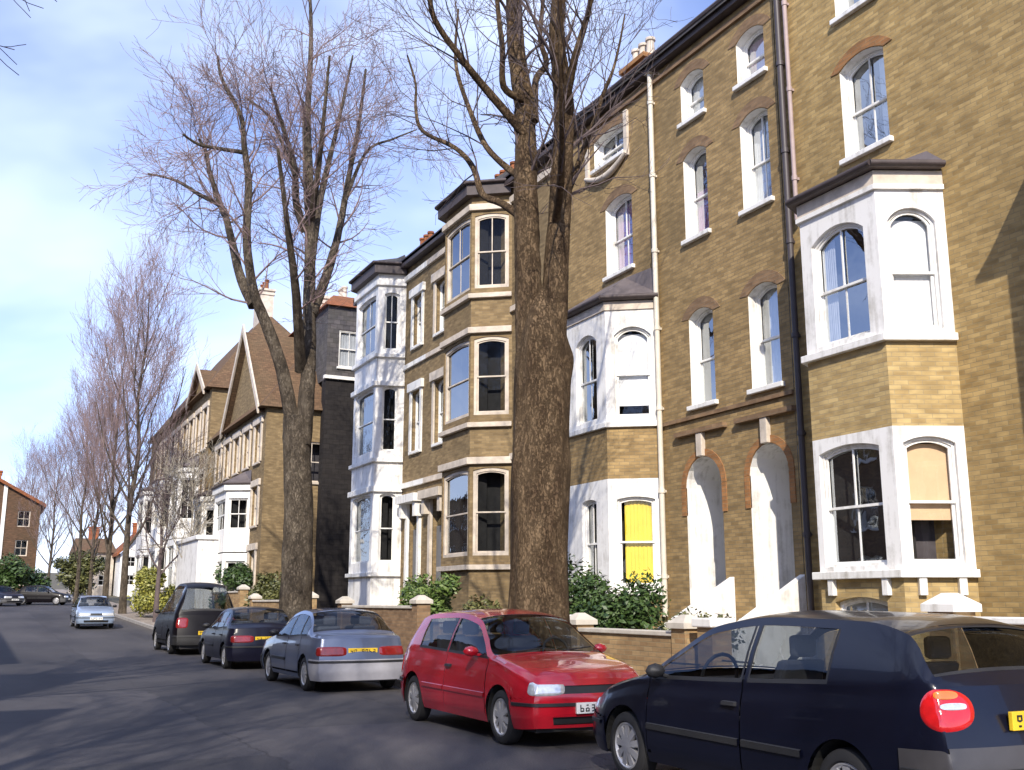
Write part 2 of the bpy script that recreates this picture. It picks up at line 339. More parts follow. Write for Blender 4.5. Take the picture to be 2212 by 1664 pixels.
def split_build(mb, name, mat, parent, **kw):
    """every separate piece becomes a part of its own"""
    n = len(mb.v); par = list(range(n))
    def fd(a):
        while par[a] != a: par[a] = par[par[a]]; a = par[a]
        return a
    for f in mb.f:
        for q in f[1:]: par[fd(q)] = fd(f[0])
    gr = {}
    # boxes that touch count as one piece: merge by shared positions
    pos = {}
    for i, v in enumerate(mb.v):
        k = (round(v[0], 3), round(v[1], 3), round(v[2], 3))
        if k in pos: par[fd(i)] = fd(pos[k])
        else: pos[k] = i
    for f in mb.f: gr.setdefault(fd(f[0]), []).append(f)
    out = []
    for fs in gr.values():
        m2 = MB(); ix = {}
        for f in fs:
            for q in f:
                if q not in ix: ix[q] = len(m2.v); m2.v.append(mb.v[q])
            m2.f.append(tuple(ix[q] for q in f))
        out.append(m2.build(name, mat, parent, **kw))
    return out
# ---------------------------------------------------------------- ground
def gz(y):  # the street climbs gently in the distance
    t = max(0.0, y - 30)
    return .028 * (sqrt(t * t + 100) - 10) if t > 0 else 0.0
def sheet(x0, x1, ys, dz, name, mat, kind='structure'):
    mb = MB(); b = []
    for y in ys: mb.v.append((x0, y, gz(y) + dz)); mb.v.append((x1, y, gz(y) + dz))
    for i in range(len(ys) - 1): mb.f.append((2 * i, 2 * i + 1, 2 * i + 3, 2 * i + 2))
    return tag(mb.build(name, mat), kind=kind)
YS = [-30, -10, 0, 10, 20, 25, 30] + [30 + 4 * i for i in range(1, 30)]
sheet(-400, 400, [-400, -30] + YS[1:] + [200, 400, 900], -.02, 'ground', M['soil'])
sheet(-4.6, 6.9, YS, 0.0, 'road', M['road'])
mb = MB()
for (xa, xb, nm) in ((6.9, 7.05, 'kerb'),):
    for i in range(len(YS) - 1):
        y0, y1 = YS[i], YS[i + 1]
        n = max(1, int((y1 - y0) / .9)) if y0 < 60 else 1
        for k in range(n):
            a = y0 + (y1 - y0) * k / n + .006; c = y0 + (y1 - y0) * (k + 1) / n - .006
            mb.hexa([(xa, a, gz(a) - .1), (xb, a, gz(a) - .1), (xb, c, gz(c) - .1), (xa, c, gz(c) - .1),
                     (xa, a, gz(a) + .125), (xb, a, gz(a) + .125), (xb, c, gz(c) + .125), (xa, c, gz(c) + .125)])
tag(mb.build('kerb', M['concrete']), kind='structure')
mb = MB()
for i in range(len(YS) - 1):
    a, c = YS[i], YS[i + 1]
    mb.hexa([(-4.75, a, gz(a) - .1), (-4.6, a, gz(a) - .1), (-4.6, c, gz(c) - .1), (-4.75, c, gz(c) - .1),
             (-4.75, a, gz(a) + .125), (-4.6, a, gz(a) + .125), (-4.6, c, gz(c) + .125), (-4.75, c, gz(c) + .125)])
tag(mb.build('far_kerb', M['concrete']), kind='structure')
sheet(7.05, 9.3, YS, .12, 'pavement', M['paving'])
sheet(-6.5, -4.75, YS, .12, 'opposite_pavement', M['paving'])
sheet(9.3, 14, [y for y in YS if y <= 45], .25, 'front_gardens', M['soil'])

# ---------------------------------------------------------------- walls with real openings
class Panel:
    """vertical wall plane from p0 to p1, outward normal on its left"""
    def __init__(s, p0, p1):
        s.p0 = Vector((p0[0], p0[1], 0)); d = Vector((p1[0] - p0[0], p1[1] - p0[1], 0)); s.L = d.length
        s.t = d.normalized(); s.n = Vector((-s.t.y, s.t.x, 0))
    def pt(s, u, z, d=0): q = s.p0 + s.t * u + s.n * d; return (q.x, q.y, z)
    def box(s, mb, u0, u1, z0, z1, d0, d1):
        mb.hexa([s.pt(u0, z0, d1), s.pt(u1, z0, d1), s.pt(u1, z0, d0), s.pt(u0, z0, d0), s.pt(u0, z1, d1), s.pt(u1, z1, d1), s.pt(u1, z1, d0), s.pt(u0, z1, d0)])
def loop(u0, u1, z0, z1, rise=0, n=10):
    """opening outline; z1 is the crown height, the head rises by `rise`"""
    pts = [(u0, z0), (u1, z0)]
    if rise <= 0: return pts + [(u1, z1), (u0, z1)]
    w = (u1 - u0) / 2; r = (w * w + rise * rise) / (2 * rise); cx = (u0 + u1) / 2; cz = z1 - r
    a = math.asin(min(1, w / r))
    if rise > w * .999: a = pi / 2
    return pts + [(cx + r * sin(a - 2 * a * k / n), cz + r * cos(a - 2 * a * k / n)) for k in range(n + 1)]
def wall(mb, P, u0, u1, z0, z1, ops=(), depth=.16, d=0, reveal=None):
    outer = [(u0, z0), (u1, z0), (u1, z1), (u0, z1)]
    loops = [outer] + [list(o) for o in ops]
    flat = [p for l in loops for p in l]
    tris = tessellate_polygon([[Vector((p[0], p[1], 0)) for p in l] for l in loops])
    b = len(mb.v); mb.v += [P.pt(p[0], p[1], d) for p in flat]
    for tr in tris:
        a, c, e = [Vector(flat[i]) for i in tr]
        cr_ = (c.x - a.x) * (e.y - a.y) - (c.y - a.y) * (e.x - a.x)
        tr = tr if cr_ < 0 else (tr[0], tr[2], tr[1])
        mb.f.append(tuple(b + i for i in tr))
    rv = reveal or mb
    for o in ops:
        for i in range(len(o)):
            p, q = o[i], o[(i + 1) % len(o)]
            rv.quad(P.pt(p[0], p[1], d), P.pt(q[0], q[1], d), P.pt(q[0], q[1], d - depth), P.pt(p[0], p[1], d - depth))
def ring(mb, P, la, lb, d0, d1):
    """frame between outline la (outer) and lb (inner), from d0 (back) to d1 (front)"""
    n = len(la)
    for i in range(n):
        j = (i + 1) % n
        mb.quad(P.pt(*la[i], d1), P.pt(*la[j], d1), P.pt(*lb[j], d1), P.pt(*lb[i], d1))
        mb.quad(P.pt(*lb[i], d1), P.pt(*lb[j], d1), P.pt(*lb[j], d0), P.pt(*lb[i], d0))
        mb.quad(P.pt(*la[j], d1), P.pt(*la[i], d1), P.pt(*la[i], d0), P.pt(*la[j], d0))
def sash(parent, P, u0, u1, z0, z1, rise=0, bars=1, curtain=None, ccov=(0, 1, 0, 1), mat=None, sill=True, rec=.13, room='room', gl='glass', fw=.042, sillmat=None, top_only=None, casement=False):
    mat = mat or M['white']; mb = MB(); e = .002
    o = loop(u0 + e, u1 - e, z0 + e, z1 - e, rise)
    i1 = loop(u0 + fw, u1 - fw, z0 + fw, z1 - fw, rise * .96 if rise else 0)
    ring(mb, P, o, i1, -rec - .05, -rec + .03)
    zm = (z0 + z1) / 2 - rise * .3
    # the two sashes, the upper one a little in front
    hw = .042
    def stile(za, zb, db, df, arch):
        la = loop(u0 + fw - .004, u1 - fw + .004, za, zb, rise * .96 if arch and rise else 0); lb = loop(u0 + fw + hw, u1 - fw - hw, za + hw, zb - hw, rise * .9 if arch and rise else 0)
        ring(mb, P, la, lb, db, df)
        for k in range(bars):
            uc = u0 + (u1 - u0) * (k + 1) / (bars + 1)
            P.box(mb, uc - .015, uc + .015, za + hw, zb - hw, db + .01, df - .006)
    stile(zm - .02, z1 - fw + .004, -rec - .035, -rec + .002, True)
    stile(z0 + fw - .004, zm + .025, -rec - .075, -rec - .037, False)
    wf = mb.build('window', mat, parent)
    g = MB(); gl_ = loop(u0 + fw, u1 - fw, z0 + fw, z1 - fw, rise * .96 if rise else 0)
    g.add([P.pt(p[0], p[1], -rec - .018 if False else -rec - .05) for p in gl_], [tuple(range(len(gl_)))])
    g.build('pane', M[gl], wf)
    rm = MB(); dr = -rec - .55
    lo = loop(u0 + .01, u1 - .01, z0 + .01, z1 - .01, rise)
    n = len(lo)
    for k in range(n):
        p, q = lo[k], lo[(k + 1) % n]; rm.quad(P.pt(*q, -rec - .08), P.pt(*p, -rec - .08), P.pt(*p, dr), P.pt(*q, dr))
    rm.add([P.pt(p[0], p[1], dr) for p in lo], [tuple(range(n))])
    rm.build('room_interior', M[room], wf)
    if curtain:
        c = MB(); ua = u0 + .03 + (u1 - u0 - .06) * ccov[0]; ub = u0 + .03 + (u1 - u0 - .06) * ccov[1]
        za = z0 + .04 + (z1 - z0 - .08) * ccov[2]; zb = z0 + .04 + (z1 - z0 - .08 - rise * .5) * ccov[3]
        K = 24
        for k in range(K):
            a, b = ua + (ub - ua) * k / K, ua + (ub - ua) * (k + 1) / K
            f = .012 if curtain not in ('blind', 'blindt') else .001
            da, db = -rec - .11 - f * sin(k * 1.9), -rec - .11 - f * sin((k + 1) * 1.9)
            c.quad(P.pt(a, za, da), P.pt(b, za, db), P.pt(b, zb, db), P.pt(a, zb, da))
        c.build('curtain' if 'blind' not in curtain else 'blind', M[curtain], wf)
    if sill:
        sm = MB(); P.box(sm, u0 - .08, u1 + .08, z0 - .10, z0 - .001, -rec - .02, .09)
        sm.build('sill', sillmat or mat, wf, bevel=.012)
    return wf
def arch_band(mb, P, u0, u1, z1, rise, t, d0, d1, n=10, drop=0):
    a = loop(u0, u1, 0, z1, rise, n)[2:]; b = loop(u0 - t, u1 + t, 0, z1 + t, rise + t * .9 if rise < (u1 - u0) * .45 else rise + t, n)[2:]
    for i in range(len(a) - 1):
        mb.quad(P.pt(*a[i], d1), P.pt(*b[i], d1), P.pt(*b[i + 1], d1), P.pt(*a[i + 1], d1))
        mb.quad(P.pt(*b[i], d1), P.pt(*b[i], d0), P.pt(*b[i + 1], d0), P.pt(*b[i + 1], d1))
        mb.quad(P.pt(*a[i], d0), P.pt(*a[i], d1), P.pt(*a[i + 1], d1), P.pt(*a[i + 1], d0))
def pipe(parent, x, y, z0, z1, r, mat, name='drainpipe', wallx=13.3):
    mb = MB(); mb.tube([(x, y, z0), (x, y, z1)], r, 10)
    z = z0 + .8
    while z < z1:
        mb.tube([(x, y, z), (x, y, z + .09)], r * 1.3, 10); mb.box(x, wallx + .01, y - .025, y + .025, z + .02, z + .07); z += 1.85
    mb.box(x - .09, x + .1, y - .11, y + .11, z1 - .02, z1 + .2)
    return mb.build(name, mat, parent, smooth=40)

X0, XF = 13.3, 12.3        # main wall plane, bay front plane
def main_panel(y0, y1): return Panel((X0, y0), (X0, y1))

def bay_panels(yr, ya, yb, yl, xf=XF, xw=X0):
    return Panel((xw, yr), (xf, ya)), Panel((xf, ya), (xf, yb)), Panel((xf, yb), (xw, yl))
def bay_band(mb, PS, z0, z1, d, top=True):
    """a band that runs round the three bay faces, mitred"""
    R_, F_, L_ = PS
    def off(P, Q):  # mitre of two offset lines
        n = (P.n + Q.n).normalized(); return n * (1 / max(.3, n.dot(P.n)))
    pts = [(R_.p0, R_.n), (F_.p0, off(R_, F_)), (L_.p0, off(F_, L_)), (L_.p0 + L_.t * L_.L, L_.n)]
    o = [p + n * d for p, n in pts]; i = [p - n * .12 for p, n in pts]
    for k in range(3):
        a, b, c, e = o[k], o[k + 1], i[k + 1], i[k]
        mb.hexa([(a.x, a.y, z0), (b.x, b.y, z0), (c.x, c.y, z0), (e.x, e.y, z0), (a.x, a.y, z1), (b.x, b.y, z1), (c.x, c.y, z1), (e.x, e.y, z1)])
def bay_roof(PS, z0, z1, ov, parent, mat, name='bay_roof', xw=X0, gut=None):
    R_, F_, L_ = PS; mb = MB()
    def off(P, Q): n = (P.n + Q.n).normalized(); return n * (1 / max(.3, n.dot(P.n)))
    o = [R_.p0 + R_.n * ov, F_.p0 + off(R_, F_) * ov, L_.p0 + off(F_, L_) * ov, L_.p0 + L_.t * L_.L + L_.n * ov]
    t = [Vector((xw, R_.p0.y + .25, 0)), Vector((xw - .12, F_.p0.y + .45, 0)), Vector((xw - .12, L_.p0.y - .45, 0)), Vector((xw, o[3].y - .3, 0))]
    for k in range(3):
        mb.quad((o[k].x, o[k].y, z0), (o[k + 1].x, o[k + 1].y, z0), (t[k + 1].x, t[k + 1].y, z1), (t[k].x, t[k].y, z1))
        mb.quad((o[k + 1].x, o[k + 1].y, z0), (o[k].x, o[k].y, z0), (o[k].x, o[k].y, z0 - .1), (o[k + 1].x, o[k + 1].y, z0 - .1))
    mb.quad(*[(p.x, p.y, z1) for p in t])
    q = [(p.x, p.y, z0 - .1) for p in o]; mb.add(q, [(3, 2, 1, 0)])
    r = mb.build(name, mat, parent)
    g = MB()
    for k in range(3): g.tube([(o[k].x, o[k].y, z0 - .04), (o[k + 1].x, o[k + 1].y, z0 - .04)], .055, 8)
    g.build('gutter', gut or M['wood'], r, smooth=50)
    return r
def bay_win_storey(parent, PS, z0, z1, wz0, wz1, mat, piers=.17, wins=None, rise=.14, name='bay_storey', wmat=None, rec=.1, sillm=None, gl='glass', wfront=None, bars=1, depthr=.12):
    mb = MB(); ops = []
    for k, P in enumerate(PS):
        a, b = piers, P.L - piers
        if k == 1 and wfront: a, b = wfront
        o = loop(a, b, wz0, wz1, rise); ops.append((P, a, b))
        wall(mb, P, 0, P.L, z0, z1, [o], depth=depthr)
    w = mb.build(name, mat, parent)
    for k, (P, a, b) in enumerate(ops):
        sp = (wins or {}).get(k, {})
        if sp is None: continue
        kw = dict(rise=rise, mat=wmat or M['white'], rec=rec, sill=False, bars=bars, gl=gl); kw.update(sp)
        sash(parent, P, a, b, wz0, wz1, **kw)
    return w

def gable_side(mb, x0, x1, y, z0, ze, zr, flip=False):
    xm = (x0 + x1) / 2
    pts = [(x0, y, z0), (x1, y, z0), (x1, y, ze), (xm, y, zr), (x0, y, ze)]
    mb.add(pts, [tuple(range(5)) if not flip else tuple(reversed(range(5)))])
def roof_ridge_y(parent, x0, x1, y0, y1, ze, zr, mat, ov=.35, name='roof'):
    xm = (x0 + x1) / 2; mb = MB(); sl = (zr - ze) / (xm - x0); th = .12
    a, b = x0 - ov, x1 + ov; za = ze - ov * sl
    for (xa, xb, z_a, z_b) in ((a, xm, za, zr), (b, xm, za, zr)):
        mb.hexa([(xa, y0, z_a), (xb, y0, z_b), (xb, y1, z_b), (xa, y1, z_a), (xa, y0, z_a + th), (xb, y0, z_b + th), (xb, y1, z_b + th), (xa, y1, z_a + th)])
    return mb.build(name, mat, parent)
def chimney(parent, x0, x1, y0, y1, z0, z1, mat, pots=3, potmat=None, capm=None):
    mb = MB(); mb.box(x0, x1, y0, y1, z0, z1); mb.box(x0 - .06, x1 + .06, y0 - .06, y1 + .06, z1 - .35, z1 - .2); mb.box(x0 - .09, x1 + .09, y0 - .09, y1 + .09, z1 - .1, z1 + .03)
    c = mb.build('chimney', mat, parent)
    for k in range(pots):
        pm = MB(); yy = y0 + (y1 - y0) * (k + .5) / pots; xm = (x0 + x1) / 2
        pm.tube([(xm, yy, z1 + .03), (xm, yy, z1 + .1), (xm, yy, z1 + .55), (xm, yy, z1 + .58), (xm, yy, z1 + .66)], [.15, .13, .11, .15, .15], 12)
        pm.build('chimney_pot', potmat or M['tile'], c, smooth=40)
    return c

# ================================================================ HOUSE A (right)
HA = thing('brick_house', 'tall yellow-brick terrace house with a white canted bay above the navy car', 'house', (X0, 10, 0), 'brick terrace houses on the right side')
P = Panel((X0, 8.9), (X0, 14.72)); u = lambda y: y - 8.9
mb = MB(); rv = MB()
ops = [loop(u(12.0), u(13.05), 9.35, 11.22, .16), loop(u(12.0), u(13.05), 12.15, 13.9, .16)]
wall(mb, P, 0, P.L, 0, 15.4, ops, .2, reveal=rv)
mb.quad((X0, 14.72, 0), (X0, 14.72, 15.4), (23, 14.72, 15.4), (23, 14.72, 0))
mb.quad((X0, 8.9, 0), (23, 8.9, 0), (23, 8.9, 15.4), (X0, 8.9, 15.4))
HAw = mb.build('wall', M['brickA'], HA); split_build(rv, 'reveal', M['white'], HAw)
for z0 in (9.35, 12.15):
    z1 = 11.22 if z0 < 10 else 13.9
    sash(HA, P, u(12.0), u(13.05), z0, z1, .16, 1, rec=.2, room='roomb', gl='glass', curtain='net' if z0 < 10 else None, ccov=(0, .38, .0, 1))
    ab = MB(); arch_band(ab, P, u(12.0) - .02, u(13.05) + .02, z1 + .01, .16, .2, -.02, .015); ab.build('brick_arch', M['brickM'], HA)
mb = MB(); P.box(mb, 0, P.L, 15.4, 15.62, -.1, .35); P.box(mb, 0, P.L, 15.1, 15.4, -.1, .12)
split_build(mb, 'cornice', M['wood'], HA)
roof_ridge_y(HA, X0, 23, 8.9, 14.72, 15.62, 18.6, M['slate'], .3)
PS = bay_panels(11.02, 11.5, 13.25, 13.8)
mb = MB()
for Pn in PS:
    if Pn is PS[1]: wall(mb, Pn, 0, Pn.L, 0, 1.86, [loop(.35, 1.45, .5, 1.58, .08)], .14)
    else: wall(mb, Pn, 0, Pn.L, 0, 1.86)
for Pn in PS: wall(mb, Pn, 0, Pn.L, 4.16, 5.5)
split_build(mb, 'bay_wall', M['brickBay'], HA)
sash(HA, PS[1], .35, 1.45, .5, 1.58, .08, 1, curtain='blind', sill=True)
bay_win_storey(HA, PS, 1.98, 4.16, 2.06, 4.0, M['whiteb'], .15, {0: dict(curtain='blindt', ccov=(0, 1, .34, 1), bars=0, gl='glassc', room='roomb'), 1: dict(bars=1), 2: dict(bars=1)}, .1, wfront=(.3, 1.62))
bay_win_storey(HA, PS, 5.62, 8.08, 5.72, 7.72, M['whiteb'], .17, {0: dict(curtain='blind', gl='glassc', bars=0), 1: dict(bars=1, room='roomb', curtain='net', ccov=(.72, 1, 0, 1)), 2: dict(bars=1)}, .22, wfront=(.3, 1.5))
mb = MB(); bay_band(mb, PS, 1.86, 1.98, .12); bay_band(mb, PS, 5.5, 5.62, .1)
for pp, uu in ((PS[0], .25), (PS[0], .85), (PS[1], .3), (PS[1], 1.45)): pp.box(mb, uu - .06, uu + .06, 1.6, 1.86, 0, .09)
split_build(mb, 'bay_sill', M['white'], HA, bevel=.01)
mb = MB(); bay_band(mb, PS, 8.08, 8.34, .03); mb.build('bay_frieze', M['cream'], HA)
mb = MB(); bay_band(mb, PS, 8.02, 8.1, .06); mb.build('bay_moulding', M['white'], HA)
bay_roof(PS, 8.46, 8.8, .16, HA, M['lead'])
pipe(HA, 13.2, 14.5, 0, 15.2, .06, M['pipe'])
pipe(HA, 13.2, 14.28, 8.6, 15.2, .045, M['pipep'], 'waste_pipe')

# neighbour further right (only its shadow reaches the picture)
HN = thing('brick_house', 'brick terrace house just beyond the right edge of the photo whose bay shades the wall', 'house', (X0, 4, 0), 'brick terrace houses on the right side')
mb = MB(); P = Panel((X0, -2), (X0, 8.9)); wall(mb, P, 0, P.L, 0, 15.4)
PN = bay_panels(5.3, 5.9, 8.2, 8.75)
for Pn in PN: wall(mb, Pn, 0, Pn.L, 0, 8.0, [loop(.2, Pn.L - .2, 2.1, 4.0), loop(.2, Pn.L - .2, 5.6, 7.5)])
mb.quad((X0, -2, 0), (X0, -2, 15.4), (23, -2, 15.4), (23, -2, 0))
mb.build('wall', M['brickB'], HN)
for Pn in PN:
    for z in (2.1, 5.6): sash(HN, Pn, .2, Pn.L - .2, z, z + 1.9, 0, 1, sill=False)
bay_roof(PN, 8.1, 8.9, .2, HN, M['slate'])
roof_ridge_y(HN, X0, 23, -2, 8.9, 15.4, 18.6, M['slate'], .3)

# ================================================================ HOUSE B (middle, twin doors)
HB = thing('brick_house', 'brown-brick terrace house with two tall arched white porches and a cream drainpipe', 'house', (X0, 19, 0), 'brick terrace houses on the right side')
Y0, Y1 = 14.74, 23.4; P = Panel((X0, Y0), (X0, Y1)); u = lambda y: y - Y0
cols = [(15.05, 15.92), (17.08, 17.92)]
mb = MB(); rv = MB(); ops = []; wins = []
for (a, b) in cols:
    for (za, zb) in ((5.62, 7.7), (9.36, 11.4), (12.15, 13.25)): wins.append((u(a), u(b), za, zb, .16))
wins.append((u(20.05), u(21.25), 9.45, 11.4, .16)); wins.append((u(20.35), u(21.75), 12.5, 13.35, .1))
ops = [loop(a, b, c, d_, r) for a, b, c, d_, r in wins]
porches = [(u(14.98), u(16.12)), (u(17.0), u(18.22))]
pops = [loop(a, b, 1.2, 4.5, (b - a) / 2 * .999) for a, b in porches]
wall(mb, P, 0, P.L, 0, 14.1, ops + pops, .02, reveal=rv)
for o in ops:
    for i in range(len(o)):
        p, q = o[i], o[(i + 1) % len(o)]; rv.quad(P.pt(*p, -.02), P.pt(*q, -.02), P.pt(*q, -.22), P.pt(*p, -.22))
HBw = mb.build('wall', M['brickB'], HB); split_build(rv, 'reveal', M['white'], HBw)
for k, (a, b, c, d_, r) in enumerate(wins):
    kw = {0: dict(curtain='net', ccov=(0, .8, 0, 1)), 1: dict(curtain='net', ccov=(.5, 1, .0, 1)), 2: dict(curtain='lilac', ccov=(.2, 1, .3, 1)), 3: dict(), 4: dict(curtain='lilac', ccov=(.3, 1, 0, .6)), 5: dict(curtain='net'), 6: dict(curtain='lilac', ccov=(.1, 1, 0, 1)), 7: dict()}[k]
    sash(HB, P, a, b, c, d_, r, 1 if k in (6, 7) else (0 if k != 1 else 1), rec=.22, room='roomb', **kw)
ab = MB()
for k, (a, b, c, d_, r) in enumerate(wins): arch_band(ab, P, a - .02, b + .02, d_ + .01, r, .24, -.02, .012)
split_build(ab, 'window_arch', M['brickD'], HB)
# porches: deep white-lined arches with a door at the back
for (a, b), po in zip(porches, pops):
    m2 = MB()
    for i in range(len(po)):
        p, q = po[i], po[(i + 1) % len(po)]; m2.quad(P.pt(*p, -.02), P.pt(*q, -.02), P.pt(*q, -1.15), P.pt(*p, -1.15))
    m2.add([P.pt(p[0], p[1], -1.15) for p in po], [tuple(range(len(po)))])
    pc = m2.build('porch', M['whiteb'], HB)
    dm = MB(); ma = (a + b) / 2; w2 = (b - a) * .36
    P.box(dm, ma - w2, ma + w2, 1.22, 3.3, -1.15, -1.08)
    for zz in ((1.4, 2.1), (2.25, 3.15)):
        for sx in (-1, 1): P.box(dm, ma + sx * w2 * .5 - w2 * .36, ma + sx * w2 * .5 + w2 * .36, zz[0], zz[1], -1.08, -1.06)
    dd = dm.build('door', M['door'], HB, bevel=.006)
    hm = MB(); P.box(hm, ma + w2 * .8, ma + w2 * .9, 2.1, 2.3, -1.06, -1.02); hm.build('handle', M['rim'], dd)
    fm = MB(); P.box(fm, ma - w2 - .07, ma - w2, 1.2, 3.75, -1.15, -1.04); P.box(fm, ma + w2, ma + w2 + .07, 1.2, 3.75, -1.15, -1.04); P.box(fm, ma - w2, ma + w2, 3.3, 3.4, -1.15, -1.04); P.box(fm, ma - w2, ma + w2, 3.7, 3.78, -1.15, -1.04)
    fm.build('door_frame', M['white'], dd)
    gm = MB(); P.box(gm, ma - w2, ma + w2, 3.4, 3.7, -1.14, -1.1); gm.build('fanlight', M['glass'], dd)
    ab = MB(); arch_band(ab, P, a, b, 4.51, (b - a) / 2, .15, -.02, .02, 14)
    P.box(ab, a - .15, a, 3.3, 4.5 - (b - a) / 2, -.02, .02); P.box(ab, b, b + .15, 3.3, 4.5 - (b - a) / 2, -.02, .02)
    ab.build('porch_arch', M['brickM'], HB)
    km = MB(); P.box(km, ma - .1, ma + .1, 4.5, 5.0, -.02, .1); km.build('keystone', M['cream'], HB, bevel=.015)
    lm = MB(); P.box(lm, ma - .85, ma + .85, 5.0, 5.1, 0, .12); lm.build('door_hood', M['brickD'], HB)
    st = MB()
    for k in range(6): st.box(X0 - .35 - .3 * k, X0 - .05 - .3 * k + (.0 if k else 1.1), Y0 + a - .1, Y0 + b + .1, .1, 1.2 - .17 * k)
    st.build('steps', M['step'], HB, bevel=.012)
    cw = MB()
    for yy in (Y0 + a - .28,):
        cw.hexa([(X0 - 1.9, yy, .1), (X0, yy, .1), (X0, yy + .16, .1), (X0 - 1.9, yy + .16, .1), (X0 - 1.9, yy, .95), (X0, yy, 2.0), (X0, yy + .16, 2.0), (X0 - 1.9, yy + .16, .95)])
    cw.build('step_wall', M['whiteb'], HB, bevel=.02)
mb = MB(); P.box(mb, 0, u(18.95), 5.33, 5.41, 0, .06); P.box(mb, 0, P.L, 13.62, 13.72, 0, .07); split_build(mb, 'string_course', M['brickD'], HB)
mb = MB(); P.box(mb, 0, P.L, 13.9, 14.12, -.1, .22); ef = split_build(mb, 'eaves', M['wood'], HB)
mb = MB(); mb.tube([P.pt(0, 14.13, .28), P.pt(P.L, 14.13, .28)], .065, 8); mb.build('gutter', M['wood'], HB, smooth=40)
rr = roof_ridge_y(HB, X0, 22, Y0, Y1, 14.2, 16.9, M['slate'], .3)
chimney(rr, 15.2, 15.9, 22.1, 23.2, 14.5, 16.5, M['brickM'], 3, M['cream'])
chimney(rr, 16.2, 16.9, 14.9, 16.4, 15.0, 18.2, M['brickD'], 3)
PS = bay_panels(19.05, 19.78, 21.65, 22.3)
mb = MB()
for Pn in PS: wall(mb, Pn, 0, Pn.L, 0, 1.62); wall(mb, Pn, 0, Pn.L, 4.2, 5.36)
split_build(mb, 'bay_wall', M['brickB'], HB)
bay_win_storey(HB, PS, 1.74, 4.2, 1.84, 3.8, M['whiteb'], .2, {0: dict(curtain='yellow', gl='glassc', bars=0, ccov=(.0, .85, 0, 1)), 1: dict(bars=1), 2: dict()}, .06, wfront=(.5, 1.15))
bay_win_storey(HB, PS, 5.48, 8.1, 5.6, 7.7, M['whiteb'], .2, {0: dict(curtain='blind', gl='glassc', bars=0, ccov=(0, 1, .12, 1)), 1: dict(bars=1, curtain='net', ccov=(.0, .35, .3, 1)), 2: dict()}, .2, wfront=(.4, 1.35))
mb = MB(); bay_band(mb, PS, 1.62, 1.74, .11); bay_band(mb, PS, 5.36, 5.48, .08); split_build(mb, 'bay_sill', M['white'], HB, bevel=.01)
mb = MB(); bay_band(mb, PS, 8.1, 8.3, .04); mb.build('bay_frieze', M['cream'], HB)
bay_roof(PS, 8.42, 9.15, .16, HB, M['lead'])
pipe(HB, 13.19, 18.98, 1.2, 13.9, .06, M['pipec'])
# carved white swag below the attic window
mb = MB(); pts = [P.pt(u(20.15) + (1.95) * t, 12.38 - .28 * sin(pi * t), .07) for t in [k / 12 for k in range(13)]]
mb.tube(pts, [.05 + .04 * sin(pi * k / 12) for k in range(13)], 8); P.box(mb, u(20.1), u(20.25), 12.3, 13.5, 0, .07); P.box(mb, u(21.98), u(22.12), 12.3, 13.2, 0, .07)
mb.build('plaster_swag', M['cream'], HB, smooth=50)

